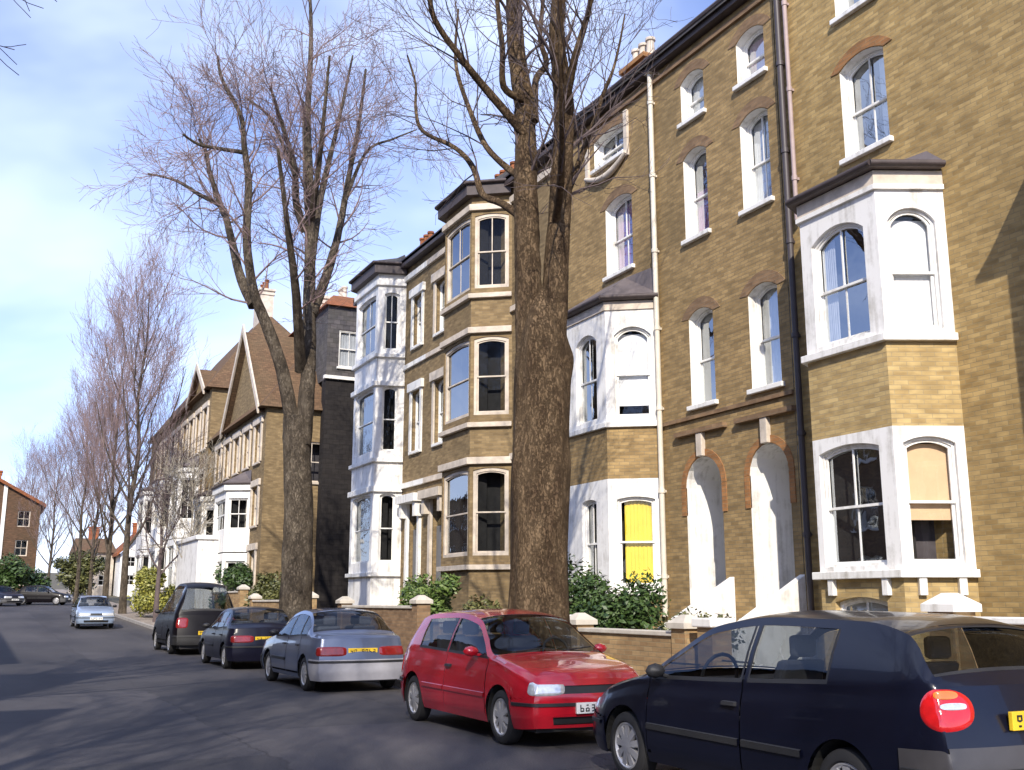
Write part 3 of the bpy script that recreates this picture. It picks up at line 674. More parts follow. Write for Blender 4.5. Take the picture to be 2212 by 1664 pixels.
# ================================================================ HOUSE C (stone bay behind the big trunk) and D (white bay)
def house_c(label, y0, y1, mirror, bay, doors, bmat, smat, wmat, wall_m):
    H = thing('terrace_house', label, 'house', (X0, (y0 + y1) / 2, 0), 'bay-fronted terrace houses behind the street trees')
    P = Panel((X0, y0), (X0, y1)); mb = MB(); rv = MB(); ops = []; ws = []
    for (a, b) in doors:
        for (za, zb) in ((6.75, 8.95), (10.6, 12.5)): ws.append((a - y0, b - y0, za, zb))
    dops = [(a - y0 - .05, b - y0 + .05, 1.3, 4.9) for a, b in doors]
    wall(mb, P, 0, P.L, 0, 14, [loop(a, b, c, d_, .1) for a, b, c, d_ in ws] + [loop(a, b, c, d_, .35) for a, b, c, d_ in dops], .2)
    mb.quad((X0, y1, 0), (X0, y1, 14), (23, y1, 14), (23, y1, 0)); mb.quad((X0, y0, 0), (23, y0, 0), (23, y0, 14), (X0, y0, 14))
    mb.build('wall', wall_m, H)
    for a, b, c, d_ in ws:
        sash(H, P, a, b, c, d_, .1, 1, rec=.16, room='roomb')
        sm = MB(); P.box(sm, a - .16, a, c - .1, d_ + .0, -.02, .06); P.box(sm, b, b + .16, c - .1, d_ + .0, -.02, .06); P.box(sm, a - .26, b + .26, d_ + .0, d_ + .3, -.02, .12)
        sm.build('window_surround', smat, H)
    for a, b, c, d_ in dops:
        dm = MB(); P.box(dm, a + .02, b - .02, c, d_ - .9, -.2, -.14); dd = dm.build('door', M['door'], H, bevel=.005)
        gm = MB(); P.box(gm, a + .02, b - .02, d_ - .88, d_ - .02, -.2, -.16); gm.build('fanlight', M['glass'], dd)
        sm = MB(); P.box(sm, a - .2, a, c, d_, -.02, .1); P.box(sm, b, b + .2, c, d_, -.02, .1); P.box(sm, a - .4, b + .4, d_, d_ + .28, -.02, .4)
        P.box(sm, a - .3, a - .08, d_ - .5, d_, 0, .3); P.box(sm, b + .08, b + .3, d_ - .5, d_, 0, .3)
        sm.build('door_surround', smat, H)
    PS = bay_panels(*bay)
    PSb = PS
    mb = MB()
    for Pn in PS: wall(mb, Pn, 0, Pn.L, 0, 2.4)
    for (za, zb) in ((5.9, 6.5), (9.8, 10.4)) if bmat is not M['whiteb'] else ():
        for Pn in PS: wall(mb, Pn, 0, Pn.L, za, zb)
    split_build(mb, 'bay_wall', bmat, H)
    for k, (z0, z1, wa, wb) in enumerate(((2.52, 5.9, 2.8, 5.3), (6.6, 9.8, 6.85, 9.2), (10.5, 13.6, 10.7, 13.05)) if bmat is not M['whiteb'] else ((2.4, 6.4, 2.9, 5.35), (6.4, 10.2, 6.9, 9.3), (10.2, 13.6, 10.7, 12.9))):
        bay_win_storey(H, PS, z0, z1, wa, wb, wmat, .1 if bmat is not M['whiteb'] else .24, {0: dict(fw=.09), 1: dict(fw=.09)} if bmat is not M['whiteb'] else {}, .08, wmat=smat, rec=.12 if bmat is M['whiteb'] else .06, bars=0 if k < 2 else 1, depthr=.15)
    mb = MB()
    for (za, zb, d) in ((2.4, 2.54, .12), (6.48, 6.62, .12), (10.38, 10.52, .12), (5.4, 5.6, .12), (9.3, 9.48, .12), (13.15, 13.35, .1)): bay_band(mb, PS, za, zb, d)
    split_build(mb, 'bay_band', smat, H, bevel=.01)
    yy0 = PS[0].p0.y; yy1 = (PS[2].p0 + PS[2].t * PS[2].L).y
    mb = MB()
    for (a, b) in ((0, max(0.01, yy0 - y0)), (yy1 - y0, P.L)):
        if b - a > .05: P.box(mb, a, b, 5.5, 5.68, 0, .1); P.box(mb, a, b, 9.9, 10.06, 0, .08); P.box(mb, a, b, 13.3, 13.5, 0, .1)
    split_build(mb, 'string_course', smat, H)
    mb = MB(); bay_band(mb, PS, 13.6, 13.95, .22)
    for (a, b) in ((0, max(0.01, yy0 - y0)), (yy1 - y0, P.L)):
        if b - a > .05: P.box(mb, a, b, 13.8, 14.1, -.1, .3)
    split_build(mb, 'eaves', M['wood'], H)
    rf = roof_ridge_y(H, X0, 22, y0, y1, 14.1, 16.6, M['slate'], .3)
    bay_roof(PS, 14.02, 14.5, .28, H, M['slate'])
    return H, PS
HC, _ = house_c('weathered brick house with a cream-banded three-storey bay just left of the thick street tree', 23.42, 33.2, False, (26.55, 27.3, 29.35, 30.0), [(31.55, 32.45)], M['brickC'], M['cream'], M['brickC'], M['brickC'])
chimney(HC, 15.4, 16.2, 31.2, 32.9, 14.6, 16.4, M['brickD'], 4)
HD, _ = house_c('end terrace house with a white-painted three-storey bay beside the dark side passage', 33.2, 41.0, True, (35.45, 35.75, 38.3, 38.9), [(33.75, 34.6)], M['whiteb'], M['white'], M['whiteb'], M['brickC'])
chimney(HD, 15.5, 16.2, 39.2, 40.6, 14.6, 16.4, M['brickM'], 3)
st = MB()
for k in range(5): st.box(X0 - .4 - .3 * k, X0 - .0, 33.6, 34.8, .1, 1.3 - .22 * k)
st.build('steps', M['step'], HD)
st = MB()
for k in range(5): st.box(X0 - .4 - .3 * k, X0 - .0, 31.4, 32.6, .1, 1.3 - .22 * k)
st.build('steps', M['step'], HC)

# ================================================================ HOUSE E (gabled, beyond the passage) and neighbour
def gabled(label, x0, y0, y1, zg, ze, za, zridge, x1, mat, rmat, trim, seedc, endwin=False, grp='gabled houses further along the street', gb=None, rx=4.2, bays=()):
    H = thing('gabled_house', label, 'house', (x0, (y0 + y1) / 2, zg), grp)
    P = Panel((x0, y0), (x0, y1)); mb = MB(); L = P.L
    g0, g1 = gb or (.2, L * .62); gm_ = (g0 + g1) / 2
    ws = []
    nf = 3; hs = (ze - zg - 1.0) / nf
    for fl in range(nf):
        za_ = zg + 1.5 + fl * hs
        for k in range(max(2, int(L / 2.3))):
            a = .8 + k * 2.2
            if a + 1.2 < L - .2: ws.append((a, a + 1.15, za_, za_ + hs * .62, fl))
    wall(mb, P, 0, L, zg - 2, ze, [loop(a, b, c, d_, .12) for a, b, c, d_, f in ws], .16)
    mb.add([P.pt(g0, ze), P.pt(g1, ze), P.pt(gm_, za)], [(0, 2, 1)])
    Q = Panel((x1, y0), (x0, y0)); wq = [(Q.L - 2.6, Q.L - 1.6, ze - 3.2, ze - 1.4), (Q.L - 5.4, Q.L - 4.0, ze - 2.2, ze - .5)] if endwin else []
    wall(mb, Q, 0, Q.L, zg - 2, ze, [loop(a, b, c, d_) for a, b, c, d_ in wq], .1)
    mb.quad((x0, y1, zg - 2), (x0, y1, ze), (x1, y1, ze), (x1, y1, zg - 2))
    mb.build('wall', mat, H)
    for a, b, c, d_, f in ws:
        sash(H, P, a, b, c, d_, .12, 1, rec=.12, mat=trim, room='room')
    for a, b, c, d_ in wq: sash(H, Q, a, b, c, d_, 0, 1, rec=.08, mat=trim, room='roomb')
    sm = MB()
    for a, b, c, d_, f in ws:
        P.box(sm, a - .2, a, c, d_, 0, .07); P.box(sm, b, b + .2, c, d_, 0, .07); P.box(sm, a - .3, b + .3, d_, d_ + .28, 0, .1)
    sm.build('window_surround', trim, H)
    for (ba, bb_) in bays:
        BP = bay_panels(y0 + ba, y0 + ba + .6, y0 + bb_ - .6, y0 + bb_, x0 - 1.0, x0)
        for fl in range(2 if zg < 5 else 1):
            z0_ = zg + .9 + fl * hs; bay_win_storey(H, BP, z0_ - .5 if fl else zg - 1, z0_ + hs - .55, z0_ + .5, z0_ + hs - .9, M['whiteb'], .14, {}, 0, name='bay_storey', wmat=M['white'])
        m9 = MB(); bay_band(m9, BP, zg + .9 + 2 * hs - .55, zg + .9 + 2 * hs - .3, .12); m9.build('bay_cornice', M['white'], H)
        bay_roof(BP, zg + .9 + 2 * hs - .2, zg + 1.3 + 2 * hs, .15, H, M['lead'], xw=x0)
    # roofs: hipped main roof plus a gable prism
    rm = MB(); xm = x0 + rx; hi = 3.5
    A = [(x0 - .35, y0 - .3, ze), (x1, y0 - .3, ze), (x1, y1 + .3, ze), (x0 - .35, y1 + .3, ze)]; r0 = (xm, y0 + hi, zridge); r1 = (xm, y1 - hi, zridge)
    rm.add(A + [r0, r1], [(0, 4, 5, 3), (0, 1, 4), (1, 2, 5, 4), (2, 3, 5), (3, 2, 1, 0)])
    gxb = x0 + rx * (za - ze) / (zridge - ze)
    gx = x0 - .35
    rm.add([(gx, y0 + g0 - .3, ze - .2), (gx, y0 + gm_, za + .12), (gx, y0 + g1 + .3, ze - .2), (gxb, y0 + g0 - .3, ze - .2), (gxb, y0 + gm_, za + .12), (gxb, y0 + g1 + .3, ze - .2)],
           [(0, 1, 4, 3), (1, 2, 5, 4)])
    rf = rm.build('roof', rmat, H)
    bb = MB()
    for (ua, ub) in ((g0 - .3, gm_), (g1 + .3, gm_)):
        za2 = ze - .25
        bb.hexa([P.pt(ua, za2, .36), P.pt(ub, za + .1, .36), P.pt(ub, za + .1, .28), P.pt(ua, za2, .28), P.pt(ua, za2 + .4, .36), P.pt(ub, za + .5, .36), P.pt(ub, za + .5, .28), P.pt(ua, za2 + .4, .28)])
    bb.build('bargeboard', trim, H)
    return H, P, rf
HE, PE, rf = gabled('gabled house with cream bargeboards and window surrounds beyond the dark side passage', 10.5, 45.0, 57.0, .5, 9.9, 14.2, 15.6, 19, M['brickC'], M['tileb'], M['cream'], 1, endwin=True, gb=(.6, 8.2), bays=[(2.2, 6.0), (8.0, 11.4)])
chimney(rf, 13.4, 15.8, 47.4, 48.2, 12.5, 16.0, M['cream'], 5, M['cream'])
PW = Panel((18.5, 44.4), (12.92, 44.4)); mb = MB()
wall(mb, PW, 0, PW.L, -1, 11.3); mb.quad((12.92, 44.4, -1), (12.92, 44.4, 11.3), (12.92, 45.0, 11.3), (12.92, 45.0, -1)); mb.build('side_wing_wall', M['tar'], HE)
mb = MB(); wo2 = [loop(PW.L - 1.55, PW.L - .55, 11.9, 13.6)]; wall(mb, PW, 0, PW.L, 11.45, 14.7, wo2, .1)
mb.quad((12.92, 44.4, 11.3), (12.92, 44.4, 14.7), (12.92, 50.0, 14.7), (12.92, 50.0, 11.3)); mb.build('mansard', M['slate'], HE)
sash(HE, PW, PW.L - 1.55, PW.L - .55, 11.9, 13.6, 0, 1, rec=.05, room='roomb', curtain='net')
mb = MB(); PW.box(mb, -.1, PW.L + .1, 11.3, 11.45, -.1, .14); mb.build('mansard_gutter', M['white'], HE)
mb = MB(); mb.hexa([(12.75, 44.2, 14.7), (18.6, 44.2, 14.7), (18.6, 52, 14.7), (12.75, 52, 14.7), (13.6, 46, 15.7), (18, 46, 15.7), (18, 50, 15.7), (13.6, 50, 15.7)]); mb.build('mansard_top', M['tile'], HE)
mb = MB(); mb.box(8.6, 10.3, 49.0, 54.5, .2, 4.3); mb.box(8.5, 10.4, 48.9, 54.6, 4.3, 4.5)
mb.build('porch', M['whiteb'], HE, bevel=.03)
HF, PF, rf = gabled('tall brown-roofed house with white bays at the far end of the brick row', 10.3, 57.2, 80.0, .9, 13.0, 14.6, 18.6, 19, M['brickC'], M['tileb'], M['cream'], 2, gb=(1.0, 6.0), rx=3.6, bays=[(2.5, 6.3), (9.5, 13.3), (16.5, 20.3)])
chimney(rf, 13.4, 14.2, 60.5, 62.2, 17, 20.0, M['cream'], 3)
# far houses closing the street
def far_house(label, x0, x1, y, zg, ze, zr, mat, rmat, trim, ny=3, depth=9, cat='house', grp='distant houses at the end of the street', gable=True):
    H = thing('distant_house', label, cat, ((x0 + x1) / 2, y, zg), grp)
    P = Panel((x1, y), (x0, y)); mb = MB(); L = P.L; xm = (x0 + x1) / 2
    ws = []
    n = max(2, int(L / 2.4)); hs = (ze - zg - .4) / ny
    for f in range(ny):
        for k in range(n):
            a = (k + .5) * L / n; ws.append((a - .5, a + .5, zg + .9 + f * hs, zg + .9 + f * hs + hs * .55))
    wall(mb, P, 0, L, zg - 3, ze, [loop(*w_) for w_ in ws], .12)
    if gable: mb.add([(x0, y, ze), (x1, y, ze), (xm, y, zr)], [(0, 1, 2)])
    mb.quad((x0, y, zg - 3), (x0, y, ze), (x0, y + depth, ze), (x0, y + depth, zg - 3))
    mb.quad((x1, y, zg - 3), (x1, y + depth, zg - 3), (x1, y + depth, ze), (x1, y, ze))
    mb.build('wall', mat, H)
    for w_ in ws: sash(H, P, *w_, 0, 1, rec=.1, mat=trim, sill=False)
    rm = MB()
    if gable:
        for (xa, xb) in ((x0 - .4, xm), (x1 + .4, xm)):
            rm.hexa([(xa, y - .4, ze - .3), (xb, y - .4, zr), (xb, y + depth, zr), (xa, y + depth, ze - .3), (xa, y - .4, ze), (xb, y - .4, zr + .3), (xb, y + depth, zr + .3), (xa, y + depth, ze)])
    else:
        rm.add([(x0 - .3, y - .4, ze), (x1 + .3, y - .4, ze), (x1 + .3, y + depth, ze), (x0 - .3, y + depth, ze), (x0, y + depth / 2, zr), (x1, y + depth / 2, zr)], [(0, 1, 5, 4), (1, 2, 5), (2, 3, 4, 5), (3, 0, 4)])
    rf = rm.build('roof', rmat, H)
    chimney(rf, xm - .5, xm + .5, y + depth * .5 - .4, y + depth * .5 + .4, zr - .8, zr + 1.2, M['brickR'], 2)
    return H, P
HG, PG = far_house('low red-brown brick gable end with a white edge at the far left', -3.6, 4.0, 100, 2.0, 9.9, 11.9, M['brickdark'], M['tile'], M['cream'])
mb = MB(); PG.box(mb, PG.L * .36, PG.L * .36 + .3, 5, 12.2, 0, .1); mb.build('white_downpipe', M['white'], HG)
far_house('low pale rendered cottage at the end of the street behind the pale blue car', 8.6, 12.2, 118, 2.3, 6.6, 8.3, M['cream'], M['tileb'], M['white'], 2, gable=False)
far_house('pinkish cottage right of the low pale rendered cottage', 12.4, 16.5, 114, 2.3, 6.4, 8.6, M['whiteb'], M['tile'], M['white'], 2)

# ================================================================ unseen houses over the road that throw the shadow on the left
def opp(label, x, y0, y1, ze, gab):
    H = thing('terrace_house', label, 'house', (x, (y0 + y1) / 2, 0), 'terrace houses on the near side behind the camera')
    P = Panel((x, y1), (x, y0)); mb = MB(); L = P.L; ws = []
    for f in range(3):
        for k in range(int(L / 3)):
            a = 1 + k * 3.0; ws.append((a, a + 1.2, 1.6 + f * 2.8, 3.3 + f * 2.8))
    wall(mb, P, 0, L, 0, ze, [loop(*w_) for w_ in ws], .15)
    for g in gab: mb.add([(x, g[0] - g[2], ze), (x, g[0] + g[2], ze), (x, g[0], g[1])], [(0, 1, 2)])
    mb.quad((x, y0, 0), (x, y0, ze), (x - 9, y0, ze), (x - 9, y0, 0)); mb.quad((x, y1, 0), (x - 9, y1, 0), (x - 9, y1, ze), (x, y1, ze))
    mb.build('wall', M['brickD'], H)
    for w_ in ws: sash(H, P, *w_, 0, 1, rec=.1)
    rm = MB()
    rm.add([(x + .3, y0, ze - .05), (x + .3, y1, ze - .05), (x - 4.5, y1, ze + 1.6), (x - 4.5, y0, ze + 1.6), (x - 9, y0, ze - .05), (x - 9, y1, ze - .05)], [(0, 1, 2, 3), (3, 2, 5, 4), (0, 3, 4), (1, 5, 2)])
    for g in gab: rm.add([(x + .2, g[0] - g[2] - .2, ze - .1), (x + .2, g[0] + g[2] + .2, ze - .1), (x + .2, g[0], g[1] + .12), (x - 4, g[0] - g[2] - .2, ze - .1), (x - 4, g[0] + g[2] + .2, ze - .1), (x - 4, g[0], g[1] + .12)], [(0, 2, 5, 3), (2, 1, 4, 5)])
    rm.build('roof', M['slate'], H)
opp('dull brick house opposite with two front gables, out of frame on the left', -6.9, -2, 15.5, 8.4, [(7.9, 13.2, 2.9), (2.2, 11.2, 2.2)])
opp('dull brick house opposite further along, out of frame on the left', -6.9, 15.6, 48, 10.7, [])
opp('dull brick house opposite near the end of the street, out of frame on the left', -9, 48.2, 80, 9.6, [])

# ================================================================ garden walls and railings
def garden_wall(label, y0, y1, h, mat, cop, x=9.35, piers=True, group='low front garden walls'):
    W_ = thing('garden_wall', label, 'wall', (x, (y0 + y1) / 2, gz(y0)), group)
    z = gz((y0 + y1) / 2)
    mb = MB(); mb.box(x, x + .23, y0 + .35, y1 - .35, z - .1, z + h); mb.build('brickwork', mat, W_)
    c = MB(); c.box(x - .04, x + .27, y0 + .35, y1 - .35, z + h, z + h + .07); c.build('coping', cop, W_, bevel=.012)
    for yy in (y0 + .175, y1 - .175):
        p = MB(); p.box(x - .05, x + .29, yy - .17, yy + .17, z - .1, z + h + .12); pr = p.build('pier', mat, W_)
        q = MB(); q.box(x - .1, x + .34, yy - .22, yy + .22, z + h + .12, z + h + .2)
        q.hexa([(x - .1, yy - .22, z + h + .2), (x + .34, yy - .22, z + h + .2), (x + .34, yy + .22, z + h + .2), (x - .1, yy + .22, z + h + .2), (x + .06, yy - .06, z + h + .32), (x + .18, yy - .06, z + h + .32), (x + .18, yy + .06, z + h + .32), (x + .06, yy + .06, z + h + .32)])
        q.build('pier_cap', cop, pr)
    return W_
garden_wall('brick garden wall with white coping at the right edge behind the navy car', 4.2, 8.4, 1.28, M['garden'], M['white'])
garden_wall('low brick garden wall with pale coping behind the gap between the red and navy cars', 12.9, 16.4, 1.0, M['garden'], M['step'])
garden_wall('garden wall in front of the arched porches, left of the low wall by the red car', 17.6, 22.6, .95, M['garden'], M['step'])
garden_wall('reddish-brown garden wall at the foot of the thick tree', 23.6, 29.9, 1.35, M['brickD'], M['step'])
garden_wall('tan garden wall in front of the white bay house', 33.2, 41.2, 1.45, M['garden'], M['step'])
garden_wall('tan garden wall past the side passage', 43.0, 52.0, 1.6, M['garden'], M['step'])
garden_wall('pale yellow garden wall at the far end beside the pale blue car', 56.0, 70.0, 1.5, M['cream'], M['step'])
# gate posts with white caps near the red bonnet
for k, (yy, lab) in enumerate(((16.9, 'white-capped gate post left of the low wall by the red car'), (12.4, 'white-capped gate post behind the navy car windscreen'))):
    T = thing('gate_post', lab, 'gate post', (9.45, yy, 0), 'gate posts of the front gardens')
    p = MB(); p.box(9.28, 9.62, yy - .17, yy + .17, 0, 1.15); p.build('post', M['garden'], T)
    q = MB(); q.box(9.22, 9.68, yy - .23, yy + .23, 1.15, 1.28); q.build('cap', M['white'], T, bevel=.02)

# ================================================================ foliage
def shrub(name, label, loc, rx, ry, h, n, mat, ls=.07, lumps=14, group='front garden shrubs', stems=6):
    T = thing(name, label, 'shrub' if name != 'hedge' else 'hedge', loc, group)
    rnd = random.Random(hash(label) % 9999 if False else int(loc[1] * 100)); L = Vector(loc)
    cl = []
    for k in range(lumps):
        a = rnd.uniform(0, 2 * pi); q = sqrt(rnd.random()) * .75
        cl.append((L.x + rx * q * cos(a), L.y + ry * q * sin(a), L.z + h * rnd.uniform(.25, .8), rnd.uniform(.22, .42) * min(rx, ry, h) * 1.6))
    mb = MB()
    for i in range(n):
        c = cl[rnd.randrange(lumps)]
        d = Vector((rnd.gauss(0, 1), rnd.gauss(0, 1), rnd.gauss(0, 1))).normalized(); rr_ = c[3] * (rnd.random() ** .35) * rnd.uniform(.8, 1.15)
        p = Vector(c[:3]) + d * rr_
        if p.z < L.z + .03: p.z = L.z + rnd.uniform(.03, .3)
        a = Vector((rnd.gauss(0, 1), rnd.gauss(0, 1), rnd.gauss(0, .6))).normalized(); b = a.cross(d + Vector((0, 0, .3))).normalized() if abs(a.dot(d)) < .99 else a.orthogonal()
        s = ls * rnd.uniform(.6, 1.3)
        mb.add([p - a * s, p + b * s * .45, p + a * s, p - b * s * .45], [(0, 1, 2, 3)])
    mb.build('foliage', mat, T)
    st = MB()
    for k in range(stems):
        c = cl[k % lumps]; st.tube([(L.x + rnd.uniform(-.1, .1), L.y + rnd.uniform(-.1, .1), L.z - .05), ((L.x + c[0]) / 2, (L.y + c[1]) / 2, (L.z + c[2]) / 2 + .1), c[:3]], [.03, .02, .01], 5)
    st.build('stem', M['twig'], T)
    return T
shrub('shrub', 'dark green bush below the yellow curtain of the middle house', (10.6, 17.2, .25), .9, 1.5, 2.1, 9000, M['leafd'], .06)
shrub('shrub', 'bright green bush under the weathered brick house left of the thick trunk', (10.3, 25.9, .25), .8, 1.7, 2.2, 7000, M['leafm'], .07)
shrub('shrub', 'small green bush at the foot of the thick trunk behind the red car', (10.1, 21.8, .25), .6, 1.0, 1.5, 3500, M['leafo'], .06)
shrub('shrub', 'low mixed bush beside the porch steps right of the dark green bush', (10.4, 14.0, .25), .6, .8, 1.15, 2500, M['leafo'], .05)
shrub('shrub', 'tall olive bush left of the slimmer street tree', (10.3, 41.8, .5), .9, 2.2, 2.4, 6000, M['leafo'], .09)
shrub('shrub', 'dark bush in front of the gabled house', (9.9, 47.5, .5), .8, 3.4, 3.0, 8000, M['leafd'], .1)
shrub('shrub', 'yellow-green bush at the far end beside the dark tall car', (8.3, 58.5, .6), 1.1, 4.2, 2.9, 9000, M['leafy'], .1)
shrub('hedge', 'dark hedge at the far left in front of the red-brown brick gable', (1.8, 92, 1.5), 3.8, 1.6, 4.0, 9000, M['leafd'], .16, 22, 'far hedges')
shrub('hedge', 'olive hedge across the end of the street right of the dark far-left hedge', (7.2, 97, 1.6), 2.4, 1.6, 4.6, 7000, M['leafo'], .16, 18, 'far hedges')

# ================================================================ trees
RT = random.Random(11)
def rdir(d, ang, rnd):
    o = d.orthogonal().normalized(); o.rotate(Matrix.Rotation(rnd.uniform(0, 2 * pi), 3, d))
    return (d * cos(ang) + o * sin(ang)).normalized()
def grow(mb, p, d, L, r, lev, rnd, up=.25, nk=(5, 5, 4), rmin=.006, spread=.75, lo=.3, kink=.16):
    n = max(3, int(L / .35)) if lev < 2 else 3
    n = min(n, 8); pts = [p.copy()]; rad = [r]; q = p.copy(); dd = d.copy(); dirs = [dd.copy()]
    for i in range(n):
        dd = (dd + Vector((rnd.gauss(0, kink), rnd.gauss(0, kink), rnd.gauss(0, kink))) + Vector((0, 0, up * (.4 if lev else .25)))).normalized()
        q = q + dd * (L / n); pts.append(q.copy()); dirs.append(dd.copy()); rad.append(max(rmin, r * (1 - .75 * (i + 1) / n)))
    mb.tube(pts, rad, 5 if lev == 0 else (4 if lev == 1 else 3), cap=False)
    if lev >= len(nk): return
    k = nk[lev]
    for j in range(k):
        t = lo + (1 - lo) * (j + rnd.random()) / k; i = min(n - 1, int(t * n)); f = t * n - i
        pp = pts[i].lerp(pts[i + 1], min(1, f)); rr_ = rad[i] * .5
        grow(mb, pp, rdir(dirs[i], rnd.uniform(.35, spread), rnd), L * rnd.uniform(.42, .68) * (1.1 - .3 * t), max(rmin, rr_), lev + 1, rnd, up, nk, rmin, spread, .15, kink)
def limb(mb, pts, r0, r1, n=8, jit=0.05, sub=5):
    P_ = [Vector(p) for p in pts]; out = []
    for i in range(len(P_) - 1):
        a = P_[max(0, i - 1)]; b = P_[i]; c = P_[i + 1]; d = P_[min(len(P_) - 1, i + 2)]
        for k in range(sub):
            t = k / sub; out.append(.5 * ((2 * b) + (c - a) * t + (2 * a - 5 * b + 4 * c - d) * t * t + (3 * b - a - 3 * c + d) * t ** 3))
    out.append(P_[-1]); m = len(out)
    rad = [r0 + (r1 - r0) * (i / (m - 1)) ** .8 for i in range(m)]
    mb.tube(out, rad, n, jit=jit)
    return out, rad
def sprout(mb, out, rad, rnd, n, L, up=.2, nk=(5, 4), rmin=.006, lo=.35, spread=1.0, kink=.16, rf=.45):
    m = len(out)
    for j in range(n):
        t = lo + (1 - lo) * (j + rnd.random()) / n; i = min(m - 2, int(t * (m - 1)))
        d = (out[i + 1] - out[i]).normalized()
        grow(mb, out[i].copy(), rdir(d, rnd.uniform(.4, spread), rnd), L * rnd.uniform(.6, 1.2), max(rmin, min(.035, rad[i] * rf)), 0, rnd, up, nk, rmin, .85, .2, kink)

def street_tree_near():
    b = (7.85, 14.3); T = thing('street_tree', 'thick rough-barked street tree forking high up in front of the brick houses', 'tree', (b[0], b[1], .1), 'bare street trees along the pavement')
    rnd = random.Random(5); A = lambda x, y, dd=0: at(x, y, b, dd)
    tr = MB(); cr = MB()
    # trunk as an uneven, ridged column
    ctr = [(1168, 1480, 142), (1167, 1380, 132), (1166, 1250, 122), (1166, 1100, 119), (1167, 950, 119), (1168, 850, 121), (1169, 770, 113), (1169, 720, 100), (1169, 680, 76), (1169, 645, 46), (1169, 620, 16)]
    rings = []; nn_ = 40
    sc = 1024 / 2212 / F_PX
    lump = [(rnd.uniform(0, 2 * pi), rnd.uniform(2.2, 7), rnd.uniform(.03, .08), rnd.uniform(.25, .6)) for _ in range(16)]
    dense = []
    for i in range(len(ctr) - 1):
        for k in range(7):
            t = k / 7; dense.append(tuple(ctr[i][q] * (1 - t) + ctr[i + 1][q] * t for q in range(3)))
    dense.append(ctr[-1])
    for (vx, vy, w) in dense:
        c = A(vx, vy); D = (c - Vector((0, 0, CZ))).length; r = w * sc * D / 2
        ring_ = []
        for k in range(nn_):
            a = 2 * pi * k / nn_
            q = r * (1 + .035 * sin(3 * a + c.z * .5) + .035 * sin(7 * a + c.z * 1.1) + .02 * sin(13 * a - c.z * 2))
            for (la, lz, lh, lw) in lump:
                da = math.atan2(sin(a - la), cos(a - la)); q += lh * exp(-(da / .35) ** 2 - ((c.z - lz) / lw) ** 2)
            ring_.append((c.x + q * cos(a), c.y + q * sin(a), c.z))
        rings.append(ring_)
    base = Vector((b[0], b[1], -.05))
    foot = [(base.x + .78 * (1 + .15 * sin(5 * 2 * pi * k / nn_)) * cos(2 * pi * k / nn_), base.y + .78 * (1 + .15 * sin(5 * 2 * pi * k / nn_)) * sin(2 * pi * k / nn_), -.05) for k in range(nn_)]
    rings = [r_ for r_ in rings if r_[0][2] > .25]; rings.insert(0, foot)
    bb = len(tr.v)
    for r_ in rings: tr.v += r_
    for i in range(len(rings) - 1):
        for k in range(nn_): tr.f.append((bb + i * nn_ + k, bb + i * nn_ + (k + 1) % nn_, bb + (i + 1) * nn_ + (k + 1) % nn_, bb + (i + 1) * nn_ + k))
    tr.f.append(tuple(bb + (len(rings) - 1) * nn_ + k for k in range(nn_)))
    L1 = limb(tr, [A(1150, 850), A(1144, 700), A(1139, 540), A(1136, 400), A(1134, 250, .2), A(1117, 125, .3), A(1109, 0, .5), A(1100, -220, .9), A(1095, -420, 1)], .27, .11, 12, .06)
    L2 = limb(tr, [A(1188, 850), A(1195, 700), A(1204, 540), A(1211, 416), A(1219, 250, -.2), A(1211, 160, -.5), A(1203, 80, -.8), A(1211, -60, -1), A(1225, -300, -1.3)], .26, .10, 12, .06)
    limbs = [
        ([A(1133, 290), A(1045, 187, -.3), A(1005, 137, -.6), A(938, 40, -1), A(930, -40, -1.3), A(935, -160, -1.6)], .085, .03),
        ([A(1130, 380), A(1105, 370, .2), A(1050, 316, .5), A(1013, 233, .8), A(988, 158, 1.1), A(984, 100, 1.3), A(990, 20, 1.5)], .075, .02),
        ([A(1140, 480), A(1085, 440, .4), A(1042, 420, .7), A(1022, 362, 1.0), A(984, 320, 1.3), A(913, 283, 1.7), A(898, 233, 1.9), A(898, 183, 2.1), A(880, 120, 2.3)], .08, .018),
        ([A(1128, 215), A(1088, 187, -.2), A(1085, 104, -.4), A(1074, 0, -.5), A(1070, -140, -.6)], .07, .03),
        ([A(1155, 262), A(1157, 175, .3), A(1180, 137, .5), A(1167, 83, .7), A(1173, 0, .8), A(1180, -150, 1)], .075, .03),
        ([A(1217, 250), A(1226, 200, -.6), A(1242, 125, -1), A(1263, 54, -1.3), A(1276, 0, -1.5), A(1300, -160, -2)], .09, .03),
        ([A(1290, 250, .8), A(1301, 208, .9), A(1322, 158, 1.0), A(1338, 96, 1.1), A(1350, 30, 1.2)], .05, .015),
        ([A(1205, 470, .1), A(1240, 380, .4), A(1290, 250, .8)], .07, .05),
        ([A(1150, 560, .1), A(1137, 420, 1.3), A(1132, 250, 2.6), A(1112, -60, 3.6), A(1080, -400, 4.2)], .13, .03),
        ([A(1200, 480, -.1), A(1212, 380, -.9), A(1214, 200, -2.2), A(1206, -100, -3.2)], .08, .03)]
    res = [L1, L2]
    for pts, r0, r1 in limbs: res.append(limb(tr, pts, r0, r1, 8, .05))
    for (o, r_) in res: sprout(cr, o, r_, rnd, 13, 1.7, .25, (4, 3), .0035, .3, rf=.3)
    # tall top of the crown, above the photograph
    tr.build('trunk', M['bark1'], T, smooth=60); cr.build('crown', M['twig'], T)
street_tree_near()

